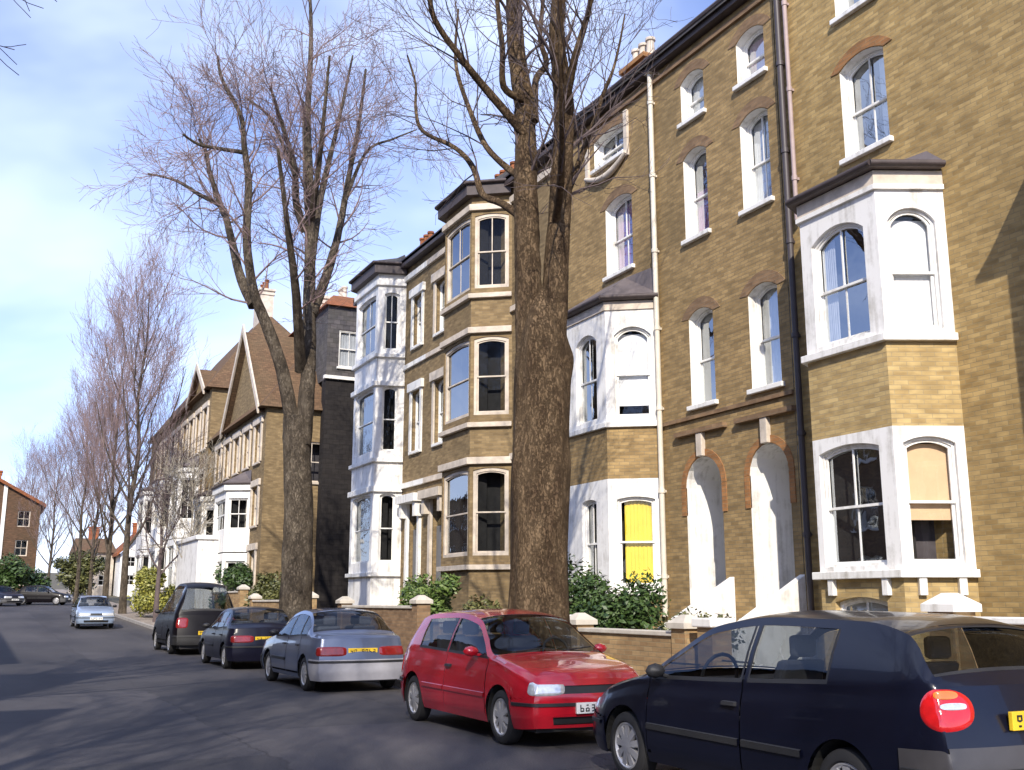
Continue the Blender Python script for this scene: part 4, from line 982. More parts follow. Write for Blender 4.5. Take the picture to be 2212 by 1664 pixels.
def street_tree_mid():
    b = (7.6, 28.2); T = thing('street_tree', 'slimmer street tree with two main stems and purple twigs left of the thick tree', 'tree', (b[0], b[1], .1), 'bare street trees along the pavement')
    rnd = random.Random(8); A = lambda x, y, dd=0: at(x, y, b, dd)
    tr = MB(); cr = MB(); S_ = lambda w: w * 1024 / 2212 / F_PX * 29.5 / 2
    res = []
    def lb(p, w0, w1, n=8):
        if w0 < 30: w0, w1 = w0 * 1.3, w1 * 1.5
        res.append(limb(tr, p, S_(w0), S_(w1), n, .05))
    limb(tr, [Vector((b[0], b[1], -.05)), A(636, 1380), A(640, 1280), A(643, 1180), A(645, 1080), A(640, 960), A(640, 900)], S_(74), S_(54), 16, .04)
    lb([A(652, 960), A(662, 860), A(668, 760), A(668, 640), A(670, 500), A(668, 380), A(664, 260), A(670, 150), A(672, 60), A(668, -40)], 40, 6, 12)
    lb([A(634, 930), A(610, 800, -.2), A(575, 700, -.4), A(548, 630, -.6), A(533, 520, -.8), A(537, 400, -1), A(528, 320, -1.1), A(520, 250, -1.3), A(480, 172, -1.6), A(470, 120, -1.8)], 33, 5, 10)
    lb([A(548, 660, -.5), A(520, 600, -.2), A(503, 530, .2), A(485, 460, .5), A(470, 440, .7), A(430, 420, 1), A(380, 390, 1.4), A(320, 375, 1.8)], 20, 3)
    lb([A(485, 465, .5), A(455, 380, .6), A(445, 330, .4), A(430, 300, .2)], 12, 4)
    lb([A(531, 330, -1), A(480, 322, -1.3), A(430, 312, -1.6), A(395, 290, -1.9)], 9, 3)
    lb([A(660, 500), A(640, 440, -.4), A(637, 370, -.8), A(622, 310, -1.1), A(600, 240, -1.4), A(585, 190, -1.6)], 16, 4)
    lb([A(637, 380, -.8), A(610, 310, -.6), A(580, 250, -.2), A(530, 210, .3)], 9, 3)
    lb([A(672, 680), A(700, 610, .5), A(722, 540, 1), A(738, 470, 1.3), A(752, 390, 1.5), A(768, 310, 1.7), A(778, 250, 1.8), A(790, 150, 2)], 20, 4)
    lb([A(672, 560), A(690, 440, .3), A(708, 360, .5), A(725, 290, .8), A(745, 200, 1), A(762, 120, 1.2)], 16, 3)
    lb([A(670, 480), A(686, 380, -1), A(700, 250, -1.8), A(712, 120, -2.4)], 15, 3)
    lb([A(740, 450, 1.3), A(790, 330, 1.7), A(850, 300, 2.2), A(900, 280, 2.5)], 8, 2)
    lb([A(668, 700), A(672, 560, 1.6), A(660, 400, 3.0), A(655, 220, 4)], 22, 4)
    lb([A(650, 800), A(640, 640, -1.6), A(620, 480, -3.0), A(600, 320, -4)], 22, 4)
    for (o, r_) in res:
        n = int(len(o) * .45) + 3
        sprout(cr, o, r_, rnd, n, 2.1, .12, (6, 6), .005, .28, 1.15, rf=.32)
    tr.build('trunk', M['bark2'], T, smooth=60); cr.build('crown', M['twigp'], T)
street_tree_mid()

def generic_tree(name, label, cat, h, seed, mat_t, mat_c, loc, group, spreadx=.32, rt=.3, nk=(6, 5, 4), nl=16, rmin=.014, up=.5, low=.22, droop=0):
    T = thing(name, label, cat, loc, group); rnd = random.Random(seed); L0 = Vector(loc)
    tr = MB(); cr = MB()
    tp = [L0 + Vector((rnd.gauss(0, .012) * h * k / 6, rnd.gauss(0, .012) * h * k / 6, h * .92 * k / 6 - .1)) for k in range(7)]
    o, r_ = limb(tr, tp, rt, rt * .12, 12, .05)
    for k in range(nl):
        t = low + (.93 - low) * k / nl; i = int(t * (len(o) - 1)); a = k * 2.4 + rnd.uniform(-.4, .4)
        ln = h * spreadx * (1.15 - .75 * t) * rnd.uniform(.8, 1.15)
        d = Vector((cos(a), sin(a), .75 + .8 * t)).normalized()
        pts = [o[i]]; dd = d.copy(); q = o[i].copy()
        for s_ in range(5):
            dd = (dd + Vector((0, 0, up * .4)) + Vector((rnd.gauss(0, .1), rnd.gauss(0, .1), 0))).normalized(); q = q + dd * ln / 4; pts.append(q.copy())
        oo, rr_ = limb(tr, pts, max(.02, r_[i] * .5), rmin * 1.3, 6, .04, 3)
        sprout(cr, oo, rr_, rnd, 8, h * .15, up * .8, nk[1:], rmin * .55, .2, .8, .12, rf=.3)
    tr.build('trunk', mat_t, T, smooth=60); cr.build('crown', mat_c, T)
    return T
def dup(root, loc, rz, sc, label):
    r = root.copy(); COL.objects.link(r); r.location = loc; r.rotation_euler = (0, 0, rz); r.scale = (sc, sc, sc); r['label'] = label
    for ch in list(root.children):
        c = ch.copy(); COL.objects.link(c); c.parent = r
    return r
GT = 'distant bare trees at the end of the street'
t0 = generic_tree('bare_tree', 'tall bare tree with upright purple twigs at the left end of the brick row', 'tree', 21, 3, M['bark2'], M['twigp'], (7.4, 65, .8), GT, .32, .24, up=.7, nl=24, rmin=.013)
dup(t0, (7.4, 75, 1.1), 2.0, .93, 'bare purple tree just left of the tallest distant bare tree')
dup(t0, (6.4, 86, 1.4), 4.1, .74, 'lower rounded bare tree behind the pale blue car')
dup(t0, (3.4, 104, 1.9), 3.0, .62, 'small bare tree beside the red-brown brick gable at far left')
dup(t0, (8.2, 96, 1.8), 5.3, .8, 'bare tree behind the olive hedge at the street end')
t1 = generic_tree('bare_tree', 'small dark-stemmed bare tree on the pavement in front of the far white bays', 'tree', 8.5, 21, M['twig'], M['twig'], (7.7, 54, .5), GT, .42, .15, nl=14, up=.35, rmin=.014, low=.3)
t2 = generic_tree('garden_tree', 'small garden tree with pale twigs in front of the gabled house', 'tree', 8.5, 31, M['twigl'], M['twigl'], (8.9, 53, .4), 'garden trees', .3, .1, nl=9, up=.3, rmin=.016, low=.3)
# trees on the near side: one reaches into the top left corner, their shadows fall across the road
dup(t0, (4.9, 95, 1.7), 1.3, .62, 'bare tree beyond the pale blue car near the dark far cars')
t3 = generic_tree('bare_tree', 'bare tree on the camera side of the road with twigs in the top left corner', 'tree', 13, 17, M['bark2'], M['twig'], (-5.1, 12.0, 0), GT, .64, .26, up=.2, nl=24, rmin=.012, low=.3)
t4 = dup(t0, (-5.2, -8.0, 0), 3.6, .8, 'bare street tree behind the camera on the near pavement')
t5 = dup(t0, (-5.0, 1.2, 0), 2.2, .78, 'bare street tree beside the camera, out of frame on the left')
for t in (t3, t4, t5): t['group'] = 'bare street trees on the camera side of the road'

# ================================================================ cars
def interp(pts, s):
    if s <= pts[0][0]: return pts[0][1]
    for i in range(len(pts) - 1):
        a, b = pts[i], pts[i + 1]
        if s <= b[0]:
            t = (s - a[0]) / (b[0] - a[0])
            def sl(j):
                if j <= 0: return (pts[1][1] - pts[0][1]) / (pts[1][0] - pts[0][0])
                if j >= len(pts) - 1: return (pts[-1][1] - pts[-2][1]) / (pts[-1][0] - pts[-2][0])
                d0 = (pts[j][1] - pts[j - 1][1]) / (pts[j][0] - pts[j - 1][0]); d1 = (pts[j + 1][1] - pts[j][1]) / (pts[j + 1][0] - pts[j][0])
                return 0 if d0 * d1 <= 0 else 2 * d0 * d1 / (d0 + d1)
            h = b[0] - a[0]; m0, m1 = sl(i) * h, sl(i + 1) * h
            return (2 * t**3 - 3 * t * t + 1) * a[1] + (t**3 - 2 * t * t + t) * m0 + (-2 * t**3 + 3 * t * t) * b[1] + (t**3 - t * t) * m1
    return pts[-1][1]
def car(label, spec, loc, rz, group='cars parked along the kerb', detail=1.0):
    c = dict(L=3.75, W=1.62, top=[(0, .66), (.12, .74), (.5, .84), (.95, .93), (1.3, 1.13), (1.72, 1.36), (2.3, 1.425), (2.95, 1.40), (3.3, 1.31), (3.5, 1.10), (3.64, .92), (3.75, .86)],
             belt=[(0, .64), (.5, .78), (1.0, .87), (2.0, .90), (3.2, .93), (3.75, .86)], cowl=1.0, rf=1.7, rg=(3.33, 3.6), fw=.72, rw=3.16, wr=.285,
             sidewin=[(1.1, 2.1), (2.18, 3.02)], doors=[(1.06, 2.14)], sill=.2, paint='navy', bump='greyp', moulding=True, tail=(.56, .86, .3), head=(.52, .68, .36), headmat='headlens', headw=.3, tl_in=.28, steer=1)
    c.update(spec); L, Wd = c['L'], c['W']; hw = Wd / 2
    T = thing('parked_car', label, 'car', loc, group, rz); ORG[T] = Vector((0, 0, 0))
    ax = [c['fw'], c['rw']]; ra = c['wr'] + .055
    def wplan(s):
        a = min(1, s / .55); b = min(1, (L - s) / .5)
        return hw * (1 - .13 * (1 - a) ** 2.2) * (1 - .10 * (1 - b) ** 2.2)
    def zbot(s):
        z = c['sill'] + .02 * max(0, 1 - s / .3)
        for w in ax:
            q = ra * ra - (s - w) ** 2
            if q > 0: z = max(z, c['wr'] + sqrt(q))
        return z
    br = {0, L}
    for a, b in c['doors']: br |= {a, a + .012, b, b - .012}
    for a, b in c['sidewin']: br |= {a, b}
    for a, b in c['sidewin']: br |= {a - .02, b + .02}
    br |= {c['rg'][0] - .02, c['rg'][1] + .02, c['rf'] + .02, c['rg'][0] - .06, c['rg'][0] - .07, c['cowl'] - .04, c['cowl'] - .05}
    br |= {c['rg'][0], c['rg'][1], c['cowl'], c['rf'], .42, L - .38}
    for w in ax: br |= {w - ra, w + ra}
    k = 0; step = .035 / detail
    while k * step < L: br.add(k * step); k += 1
    for e_ in (.008, .02, .06, .1): br |= {e_, L - e_}
    ss = sorted(br); st = [ss[0]]
    for s in ss[1:]:
        if s - st[-1] > .0045: st.append(s)
    st[-1] = L
    NL, NG, NT = int(26 * detail), 4, int(14 * detail)
    def section(s):
        w = wplan(s); zt = interp(c['top'], s); zb = min(interp(c['belt'], s), zt - .015); z0 = min(zbot(s), zb - .02); wb = w * .965
        gh = max(0, zt - zb); green = min(1, gh / .25)
        rows = []
        for i in range(NL + 1):
            t = i / NL; z = z0 + (zb - z0) * t
            h = (z - .2) / (max(.3, zb - .2)); h = max(0, min(1, h))
            x = w * (.955 + .045 * sin(pi * min(1, h * .95 + .12))) - (w - wb) * max(0, h - .8) / .2 * .6
            x -= .02 * max(0, (.32 - z) / .12)
            rows.append((x, z, 'L', z))
        crown = .05 * green + .3 * gh * (1 - green)
        xr = rows[-1][0] - .025 * green - .36 * gh * green - .05 * (1 - green); zr = zt - crown
        xb = rows[-1][0]
        zlo = min(zb + .03, zb + (zr - zb) * .3); zhi = max(zlo, zr - .06)
        for i, zz in enumerate((zlo, (zlo + zhi) / 2, zhi, zr)):
            t = (zz - zb) / max(1e-6, zr - zb); x = xb + (xr - xb) * t + .018 * sin(pi * t) * green
            rows.append((x, zz, 'G%d' % i, zz))
        for i in range(1, NT + 1):
            t = i / NT; x = xr * (1 - t); z = zt - (zt - zr) * (x / xr) ** 2.4
            rows.append((x, z, 'T', t))
        return rows
    def deform(x, s, z):
        # plan bow and lean of the nose and the tail
        y = s
        f = exp(-s / .22); g = exp(-(L - s) / .22)
        q = (abs(x) / hw) ** 2.5
        y += f * (.13 * q + .10 * max(0, (z - .5) / .25) ** 1.5 * (1 if z < 1 else 0)) + f * .05 * max(0, (.35 - z) / .2)
        y -= g * (.10 * q + .07 * max(0, (z - .52) / .3) ** 1.2) + g * .05 * max(0, (.35 - z) / .2)
        return y
    grid = []
    secs = [(s, section(s)) for s in st]
    capn = int(14 * detail)
    cols = []   # (s, list of (x,z,kind,val), capflag)
    for k in range(capn): cols.append((0, [(r[0] * k / capn, r[1], r[2], r[3]) for r in secs[0][1]], 'F'))
    for s, r in secs: cols.append((s, r, ''))
    for k in range(capn - 1, -1, -1): cols.append((L, [(r[0] * k / capn, r[1], r[2], r[3]) for r in secs[-1][1]], 'R'))
    V = []; 
    for s, rows, cf in cols: V.append([Vector((x, deform(x, s, z) - L / 2, z)) for (x, z, kd, vl) in rows])
    nr = len(V[0]); nc = len(V)
    classes = {}
    ht = c['head']; tl = c['tail']
    for i in range(nc - 1):
        s0, s1 = cols[i][0], cols[i + 1][0]; sm = (s0 + s1) / 2; cf = cols[i][2] or cols[i + 1][2]
        if cols[i][2] == '' and cols[i + 1][2] == '': cf = ''
        for j in range(nr - 1):
            q = [V[i][j], V[i + 1][j], V[i + 1][j + 1], V[i][j + 1]]; ctr = sum(q, Vector()) / 4; z = ctr.z; x = abs(ctr.x)
            kd = cols[i][1][j + 1][2]; cl = 'body'
            inwin = any(a <= sm <= b for a, b in c['sidewin'])
            door = None
            for a, b in c['doors']:
                if a - .001 <= sm <= b + .001: door = (a, b)
            if cf == '':
                nearwin = any(a - .021 <= sm <= b + .021 for a, b in c['sidewin'])
                tx_ = 1 - cols[i][1][j + 1][3]
                if kd in ('G1', 'G2') and inwin: cl = 'side_window'
                elif kd in ('G0', 'G1', 'G2') and nearwin: cl = 'window_seal'
                elif kd == 'T' and c['cowl'] < sm < c['rf'] and 1 - cols[i][1][j + 1][3] < .955: cl = 'windscreen'
                elif kd == 'T' and c['rg'][0] < sm < c['rg'][1] and 1 - cols[i][1][j + 1][3] < .93: cl = 'rear_window'
                elif kd == 'T' and c['cowl'] - .001 < sm < c['rf'] + .02 and tx_ < .97: cl = 'window_seal'
                elif kd == 'T' and c['rg'][0] - .02 < sm < c['rg'][1] + .02 and tx_ < .96: cl = 'window_seal'
                elif kd == 'T' and (c['cowl'] - .05 < sm < c['cowl'] - .04 or c['rg'][0] - .07 < sm < c['rg'][0] - .06): cl = 'seam'
                elif door and (kd == 'L' and z > c['sill'] + .09 or kd in ('G0', 'G1', 'G2', 'G3') and kd != 'G3'):
                    seam = sm < door[0] + .012 or sm > door[1] - .012
                    cl = 'seam' if seam else 'door'
                elif door and kd == 'L' and z > c['sill'] + .075: cl = 'seam'
            fz = interp([(0, .52), (.42, .50)], sm); hz = c.get('bumpz', .54)
            if kd == 'L':
                if (cf == 'F' or sm < .42) and z < fz - .0 and cf != 'R': cl = 'front_bumper'
                if (cf == 'R' or sm > L - .38) and z < hz and cf != 'F': cl = 'rear_bumper'
            if cf == 'F' and kd == 'L' and cl == 'body' and ht[0] + .015 < z < ht[1] - .03 and x < hw * ht[2] - .02: cl = 'grille'
            if cf == 'F' and kd == 'L' and cl == 'front_bumper' and .25 < z < .34 and x < hw * .62: cl = 'grille'
            classes.setdefault(cl, []).append((i, j))
    # vertex normals
    nrm = [[Vector() for _ in range(nr)] for _ in range(nc)]
    for i in range(nc - 1):
        for j in range(nr - 1):
            n = (V[i + 1][j] - V[i][j]).cross(V[i][j + 1] - V[i][j])
            for (a, b) in ((i, j), (i + 1, j), (i, j + 1), (i + 1, j + 1)): nrm[a][b] += n
    for i in range(nc):
        for j in range(nr):
            if nrm[i][j].length > 0: nrm[i][j].normalize()
            if nrm[i][j].dot(Vector((V[i][j].x, 0, .2))) < -.2: nrm[i][j] *= -1
    sg = 1
    # outward check at mid side
    mi, mj = nc // 2, NL // 2
    if nrm[mi][mj].x < 0: sg = -1
    off = dict(window_seal=.001, body=0, door=.002, side_window=-.006, windscreen=-.004, rear_window=-.004, seam=-.02, moulding=.012, headlight=.006, tail_light=.014, grille=-.012, front_bumper=.012, rear_bumper=.012, bumper_strip=.024)
    mats = dict(window_seal='black', body=c['paint'], door=c['paint'], side_window='carglass', windscreen='carglass', rear_window='carglass', seam='seam', moulding='black' if c['moulding'] != 'paint' else c['paint'], headlight=c['headmat'], tail_light='redlens', grille='black', front_bumper=c.get('fbump', c['bump']), rear_bumper=c['bump'], bumper_strip='black')
    objs = {}
    def emit(cl, lst, side, name=None):
        idx = {}; mb = MB()
        def vi(i, j):
            if (i, j) not in idx:
                p = V[i][j] + nrm[i][j] * sg * off[cl]
                idx[(i, j)] = len(mb.v); mb.v.append((p.x * side, p.y, p.z))
            return idx[(i, j)]
        for (i, j) in lst:
            f = [vi(i, j), vi(i + 1, j), vi(i + 1, j + 1), vi(i, j + 1)]
            if (sg * side) < 0: f.reverse()
            mb.f.append(tuple(f))
        return mb
    def merge(a, b):
        n = len(a.v); a.v += b.v; a.f += [tuple(i + n for i in f) for f in b.f]; return a
    nm = dict(seam='door_gap')
    w0 = hw * .80
    def colidx(end, d):
        if d >= 0: q = capn * (1 - min(1, d / w0)); return q if end == 'F' else nc - 1 - q
        s_ = -d if end == 'F' else L + d
        for k in range(len(st) - 1):
            if st[k] <= s_ <= st[k + 1]: return capn + k + (s_ - st[k]) / max(1e-6, st[k + 1] - st[k])
        return capn
    def surf(ci, z):
        i0 = max(0, min(nc - 2, int(ci))); f = ci - i0; out = []
        for i in (i0, i0 + 1):
            j = 0
            while j < NL + 2 and V[i][j + 1].z < z: j += 1
            t = max(0, min(1, (z - V[i][j].z) / max(1e-6, V[i][j + 1].z - V[i][j].z)))
            out.append((V[i][j].lerp(V[i][j + 1], t), nrm[i][j].lerp(nrm[i][j + 1], t) * sg))
        return out[0][0].lerp(out[1][0], f), out[0][1].lerp(out[1][1], f).normalized()
    def lamp(end, d0, d1, z0, z1, ex, mat, name, parent, bulge=.010, base=.004):
        dc, zc, da, za = (d0 + d1) / 2, (z0 + z1) / 2, (d1 - d0) / 2, (z1 - z0) / 2; ob = None
        for side in (1, -1):
            mb = MB(); K, RR = 36, 8
            for q in range(RR + 1):
                r_ = q / RR
                for k in range(K):
                    a = 2 * pi * k / K; ca, sa = cos(a), sin(a); m_ = (abs(ca) ** ex + abs(sa) ** ex) ** (-1 / ex)
                    p, n = surf(colidx(end, dc + da * r_ * m_ * ca), zc + za * r_ * m_ * sa)
                    h = -.004 if q == RR else base + bulge * (1 - (q / (RR - 1)) ** 4) * .6 + .006
                    p = p + n * h; mb.v.append((p.x * side, p.y, p.z))
            for q in range(RR):
                for k in range(K):
                    f = (q * K + k, q * K + (k + 1) % K, (q + 1) * K + (k + 1) % K, (q + 1) * K + k)
                    mb.f.append(f)
            o = mb.build(name, mat, parent, smooth=50)
            if ob is None: ob = []
            ob.append(o)
        return ob
    tw = c.get('tlside', .14)
    TL = lamp('R', -tw, tl[2], tl[0], tl[1], 2.3 if c.get('oval') else 5, M[c.get('tailmat', 'redlens')], 'tail_light', T)
    if c.get('oval'):
        zt_ = tl[0] + (tl[1] - tl[0]) * .72
        for o, _ in zip(TL, (0, 1)): pass
        lamp('R', -tw * .35, tl[2] * .55, zt_, zt_ + .055, 2.5, M['orangelens'], 'indicator_lens', T, .004, .013)
        lamp('R', -.02, tl[2] * .75, tl[0] + .12, tl[0] + .165, 3, M['headlens'], 'reversing_lens', T, .004, .013)
    HL = lamp('F', -.13, w0 - hw * ht[2] + .06, ht[0], ht[1], 4, M[c['headmat']], 'headlight', T, .012)
    def strip(sa, sb, z0, z1, name, side, o_=.016, capw=None, end=None):
        mb = MB(); n_ = 40
        idx = [colidx('F', -(sa + (sb - sa) * k / n_)) for k in range(n_ + 1)] if capw is None else [colidx(end, -capw + (w0 + capw) * k / n_) for k in range(n_ + 1)]
        for q, ci in enumerate(idx):
            for (zz, oo) in ((z0, -.006), (z0 + .008, o_), (z1 - .008, o_), (z1, -.006)):
                p, n = surf(ci, zz); p = p + n * oo; mb.v.append((p.x * side, p.y, p.z))
        for q in range(n_):
            for k in range(3): mb.f.append((4 * q + k, 4 * q + k + 1, 4 * q + 5 + k, 4 * q + 4 + k))
        return mb
    smat = M['black'] if c['moulding'] != 'paint' else M[c['paint']]
    if c['moulding']:
        for side in (1, -1):
            for (a, b) in ((ax[0] + ra + .03, c['doors'][0][0] - .01), (c['doors'][0][0] + .02, c['doors'][0][1] - .02), (c['doors'][-1][1] + .02, ax[1] - ra - .03)):
                if b - a > .1: strip(a, b, .46, .52, 'side_moulding', side).build('side_moulding', smat, T, smooth=40)
    for end in ('F', 'R'):
        z0_ = .43 if end == 'F' else .485
        m1 = strip(0, 0, z0_, z0_ + .045, 'bumper_strip', 1, .026, .36, end); m2 = strip(0, 0, z0_, z0_ + .045, 'bumper_strip', -1, .026, .36, end)
        merge(m1, m2).build('bumper_strip', M['black'], T, smooth=40)
    for cl, lst in classes.items():
        if cl in ('side_window',):
            for a, b in c['sidewin']:
                sub = [(i, j) for (i, j) in lst if a <= (cols[i][0] + cols[i + 1][0]) / 2 <= b]
                for side in (1, -1):
                    if sub: emit(cl, sub, side).build('side_window', M[mats[cl]], T, smooth=40)
        elif cl == 'door':
            for a, b in c['doors']:
                sub = [(i, j) for (i, j) in lst if a <= (cols[i][0] + cols[i + 1][0]) / 2 <= b]
                for side in (1, -1):
                    d_ = emit(cl, sub, side).build('door', M[mats[cl]], T, smooth=30)
                    hm = MB(); wx = hw * .985 * side; yy = b - .2 - L / 2; hm.hexa([(wx - .02 * side, yy, .74), (wx + .025 * side, yy, .745), (wx + .025 * side, yy + .15, .745), (wx - .02 * side, yy + .15, .74), (wx - .02 * side, yy, .775), (wx + .02 * side, yy, .77), (wx + .02 * side, yy + .15, .77), (wx - .02 * side, yy + .15, .775)])
                    hm.build('handle', M['black'], d_)
        elif cl == 'window_seal':
            split_build(merge(emit(cl, lst, 1), emit(cl, lst, -1)), 'window_seal', M['black'], T, smooth=35)
        else:
            o = merge(emit(cl, lst, 1), emit(cl, lst, -1)).build(nm.get(cl, cl), M[mats[cl]], T, smooth=35)
    # underside, wheel housings
    mb = MB(); mb.box(-hw * .8, hw * .8, .15 - L / 2, L - .15 - L / 2, .17, .30); mb.build('underbody', M['black'], T)
    for w in ax:
        for side in (1, -1):
            mb = MB(); K = 18; xo, xi = side * (wplan(w) - .035), side * (wplan(w) - .34); pr = []
            for k in range(K + 1):
                a = -.2 + (pi + .4) * k / K; pr.append((w - L / 2 + (ra - .002) * cos(a), c['wr'] + (ra - .002) * sin(a)))
            for k in range(K): mb.quad((xo, pr[k][0], pr[k][1]), (xi, pr[k][0], pr[k][1]), (xi, pr[k + 1][0], pr[k + 1][1]), (xo, pr[k + 1][0], pr[k + 1][1]))
            mb.add([(xi, p[0], p[1]) for p in pr], [tuple(range(K + 1))]); mb.build('wheel_arch_liner', M['seam'], T)
            # wheel
            r = c['wr']; cx = side * (wplan(w) - .115); wm = MB(); sx = side
            wm.lathe_x([(sx * x_, rr_) for x_, rr_ in ((-.09, r * .62), (-.088, r * .86), (-.07, r * .97), (-.04, r), (.04, r), (.07, r * .97), (.088, r * .88), (.09, r * .72), (.075, r * .68), (.06, r * .66))], (cx, w - L / 2, r), 40)
            wh = MB(); wh.lathe_x([(sx * x_, rr_) for x_, rr_ in ((-.06, r * .2), (-.05, r * .66), (.03, r * .66), (.02, .0001))], (cx, w - L / 2, r), 32)
            wo_ = wm.build('wheel', M['rubber'], T, smooth=35); wh.build('wheel_disc', M['rimd'], wo_, smooth=30)
            hb = MB(); hb.lathe_x([(sx * .045, r * .69), (sx * .075, r * .69), (sx * .08, r * .64), (sx * .06, r * .58), (sx * .045, r * .58)], (cx, w - L / 2, r), 40)
            hb.lathe_x([(sx * .04, r * .2), (sx * .085, r * .17), (sx * .09, .0001)], (cx, w - L / 2, r), 20)
            ns = c.get('spokes', 8)
            for k in range(ns):
                a = 2 * pi * k / ns + .2; ca, sa = cos(a), sin(a); wi, wo2 = r * .07, r * .115
                def pp(rad_, wd, x_): return (cx + sx * x_, w - L / 2 + rad_ * ca - wd * sa, r + rad_ * sa + wd * ca)
                hb.hexa([pp(r * .15, -wi, .04), pp(r * .15, wi, .04), pp(r * .62, wo2, .04), pp(r * .62, -wo2, .04), pp(r * .15, -wi, .085), pp(r * .15, wi, .085), pp(r * .62, wo2, .07), pp(r * .62, -wo2, .07)])
            hb.build('hub_cap', M['rim'], wo_, smooth=30)
    # mirrors
    for side in (1, -1):
        mm = MB(); yy = c['cowl'] + .32 - L / 2; zz = interp(c['belt'], c['cowl'] + .3) + .07; xx = (hw + .05) * side
        for (dx, rr_) in ((0, 0),): pass
        pts = []
        for a in range(5):
            for b in range(8):
                th = pi * a / 4; ph = 2 * pi * b / 8; pts.append((xx + .10 * sin(th) * cos(ph), yy + .055 * cos(th), zz + .062 * sin(th) * sin(ph)))
        fs = [(a * 8 + b, a * 8 + (b + 1) % 8, (a + 1) * 8 + (b + 1) % 8, (a + 1) * 8 + b) for a in range(4) for b in range(8)]
        mm.add(pts, fs); mm.tube([(hw * .9 * side, yy, zz - .05), (xx, yy, zz - .02)], .02, 6)
        mm.build('wing_mirror', M[c['paint']] if c.get('mirror_paint') else M['black'], T, smooth=60)
    # interior
    zf = .42
    mb = MB(); s_r = c['rw'] - .35
    for (sy, xs) in ((c['rf'] + .55, (-.36, .36)), (s_r, (-.33, .33))):
        for xx in xs:
            mb.box(xx - .24, xx + .24, sy - .5 - L / 2, sy - L / 2, .42, .62)
            mb.hexa([(xx - .24, sy - .08 - L / 2, .58), (xx + .24, sy - .08 - L / 2, .58), (xx + .24, sy + .06 - L / 2, .58), (xx - .24, sy + .06 - L / 2, .58), (xx - .2, sy + .12 - L / 2, 1.08), (xx + .2, sy + .12 - L / 2, 1.08), (xx + .2, sy + .22 - L / 2, 1.08), (xx - .2, sy + .22 - L / 2, 1.08)])
            mb.box(xx - .11, xx + .11, sy + .15 - L / 2, sy + .23 - L / 2, 1.1, 1.26)
    mb.build('seats', M['seat'], T, bevel=.03)
    mb = MB(); mb.box(-hw * .82, hw * .82, c['cowl'] - .02 - L / 2, c['cowl'] + .42 - L / 2, .55, .86)
    sw = .36 * c['steer']; mb.tube([(sw + .18 * cos(2 * pi * k / 16), c['cowl'] + .52 - L / 2 + .05 * sin(2 * pi * k / 16), .9 + .18 * sin(2 * pi * k / 16)) for k in range(17)], .016, 6)
    mb.box(-hw * .85, hw * .85, .6 - L / 2, L - .3 - L / 2, .3, .42); mb.build('dashboard', M['black'], T)
    # plates
    def plate(yv, z, mat, nx, w=.52):
        pm = MB(); pm.box(-w / 2, w / 2, min(yv, yv + nx * .03), max(yv, yv + nx * .03), z, z + .11)
        po = pm.build('number_plate', M[mat], T, bevel=.004)
        im = MB(); rnd = random.Random(int(abs(loc[1]) * 10) + (1 if nx > 0 else 0)); xx = -w / 2 + .04
        for k in range(7):
            wch = .045
            if k != 4:
                y0_, y1_ = sorted((yv + nx * .029, yv + nx * .034))
                segs = [(xx, xx + .011, z + .02, z + .055), (xx, xx + .011, z + .055, z + .09), (xx + .034, xx + .045, z + .02, z + .055), (xx + .034, xx + .045, z + .055, z + .09),
                        (xx + .011, xx + .034, z + .02, z + .031), (xx + .011, xx + .034, z + .05, z + .061), (xx + .011, xx + .034, z + .079, z + .09)]
                for sg_ in rnd.sample(segs, rnd.choice((4, 5, 5))): im.box(sg_[0], sg_[1], y0_, y1_, sg_[2], sg_[3])
            xx += .066
        im.build('plate_characters', M['ink'], po)
    plate(-L / 2 - .012, c.get('fplate', .36), 'platew', -1)
    plate(L / 2 - .012 + c.get('rpy', 0), c.get('rplate', .56), 'platey', 1)
    # wipers
    mb = MB(); 
    for xx in (-.45, .15):
        mb.tube([(xx, c['cowl'] - .02 - L / 2, interp(c['top'], c['cowl']) + .01), (xx + .42, c['cowl'] + .06 - L / 2, interp(c['top'], c['cowl'] + .06) + .015)], .008, 5)
    mb.build('wipers', M['black'], T)
    return T
# local car y: nose at -L/2, tail at +L/2 ; rz=0 -> nose points towards -Y (towards the camera)
navy = dict(paint='navy', bump='bumpg', fbump='navy', bumpz=.64, spokes=9, tail=(.74, .99, .22), tlside=.20, oval=True, top=[(0, .62), (.12, .71), (.5, .82), (.95, .92), (1.35, 1.14), (1.85, 1.37), (2.5, 1.44), (3.4, 1.425), (3.85, 1.35), (4.06, 1.2), (4.2, 1.06), (4.26, 1.0)],
            L=4.26, belt=[(0, .6), (.5, .76), (1.0, .86), (2.0, .90), (3.4, .97), (4.26, 1.02)], cowl=1.02, rf=1.82, rg=(3.88, 4.16), fw=.74, rw=3.36, rplate=.74, rpy=-.03,
            sidewin=[(1.15, 2.3), (2.4, 3.2)], doors=[(1.1, 2.34)])
car('navy blue three-door hatchback parked nearest, seen from its red-lamped rear', navy, (5.90, 4.5 + 2.13, 0), pi)
red = dict(paint='redp', bump='redp', L=3.95, sidewin=[(1.1, 2.2), (2.28, 3.15)], doors=[(1.06, 2.24)], moulding='paint', head=(.54, .69, .50), top=[(0, .70), (.1, .77), (.5, .86), (.98, .94), (1.32, 1.15), (1.68, 1.35), (2.3, 1.42), (3.1, 1.40), (3.45, 1.34), (3.7, 1.12), (3.88, .92), (3.95, .88)], belt=[(0, .64), (.5, .78), (1.0, .87), (2.0, .90), (3.4, .93), (3.95, .87)], mirror_paint=True, rg=(3.48, 3.8), fw=.72, rw=3.3)
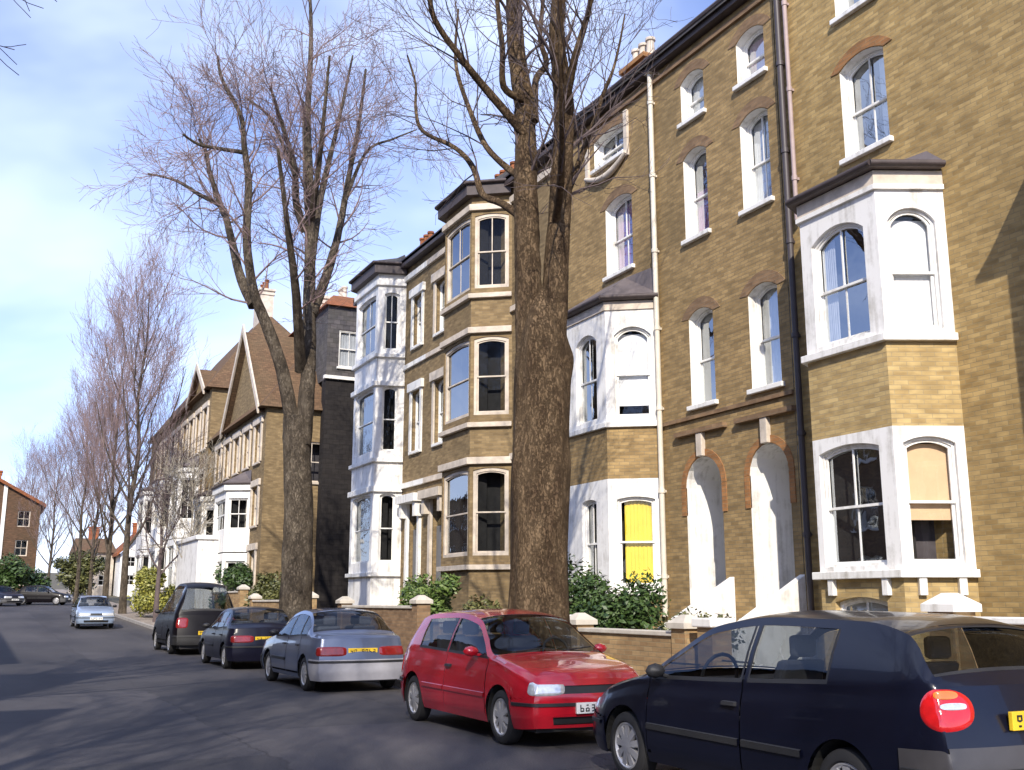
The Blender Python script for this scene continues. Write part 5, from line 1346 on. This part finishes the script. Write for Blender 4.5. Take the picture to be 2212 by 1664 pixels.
car('bright red hatchback facing the camera behind the navy car', red, (5.93, 9.85 + 1.975, 0), 0)
grey = dict(paint='bluegrey', bump='lilacp', L=4.2, W=1.68, tail=(.60, .76, .42), tailmat='dimlens', fbump='greyp', top=[(0, .66), (.12, .74), (.6, .84), (1.15, .92), (1.5, 1.12), (1.95, 1.33), (2.5, 1.40), (3.0, 1.375), (3.3, 1.27), (3.62, 1.04), (3.78, .975), (4.12, .945), (4.2, .90)],
            belt=[(0, .64), (.6, .78), (1.2, .86), (2.2, .88), (3.4, .92), (4.2, .89)], cowl=1.2, rf=1.92, rg=(3.12, 3.62), fw=.85, rw=3.4, sidewin=[(1.3, 2.2), (2.27, 2.95), (3.0, 3.4)], doors=[(1.22, 2.22), (2.24, 3.1)], rplate=.62, rpy=-.05)
car('blue-grey hatchback with a yellow rear plate parked behind the red car', grey, (5.95, 17.55 + 2.1, 0), pi, detail=.8)
db = dict(grey); db.update(bump='darkblue', paint='darkblue', L=4.1, rw=3.35)
db['top'] = [(a, b) for a, b in grey['top'][:-2]] + [(4.0, .95), (4.1, .92)]; db['belt'] = grey['belt'][:-1] + [(4.1, .91)]
car('dark blue hatchback beyond the blue-grey car', db, (5.95, 24.4 + 2.05, 0), pi, detail=.7)
suv = dict(paint='darkteal', bump='black', tailmat='dimlens', L=4.6, W=1.85, wr=.34, sill=.28, top=[(0, .9), (.1, 1.0), (.6, 1.12), (1.1, 1.2), (1.5, 1.55), (1.9, 1.92), (2.6, 2.08), (3.6, 2.05), (4.2, 1.92), (4.42, 1.55), (4.54, 1.2), (4.6, 1.12)],
           belt=[(0, .88), (.6, 1.0), (1.2, 1.12), (4.0, 1.18), (4.6, 1.1)], cowl=1.18, rf=1.85, rg=(4.2, 4.5), fw=.85, rw=3.5, sidewin=[(1.25, 2.2), (2.27, 3.2), (3.27, 3.95)], doors=[(1.2, 2.24), (2.26, 3.25)], tail=(.75, 1.05, .25), head=(.66, .85, .6))
car('tall dark people carrier parked at the far end of the near row', suv, (5.95, 31.6 + 2.2, .02), pi, detail=.6)
pb = dict(paint='paleblue', bump='paleblue')
c6 = car('pale blue hatchback far down the road by the pale yellow wall', pb, (4.6, 51.5, gz(51.5)), 0, 'cars far down the road', detail=.5)
c7 = car('small dark car at the far left end of the road', dict(paint='darkblue', bump='greyp'), (1.3, 84, gz(84)), .5, 'cars far down the road', detail=.4)
c8 = car('dark car beside the hedge left of the pale blue hatchback', dict(paint='darkteal', bump='greyp'), (4.2, 86, gz(86)), 1.2, 'cars far down the road', detail=.4)

S.render.engine = 'CYCLES'
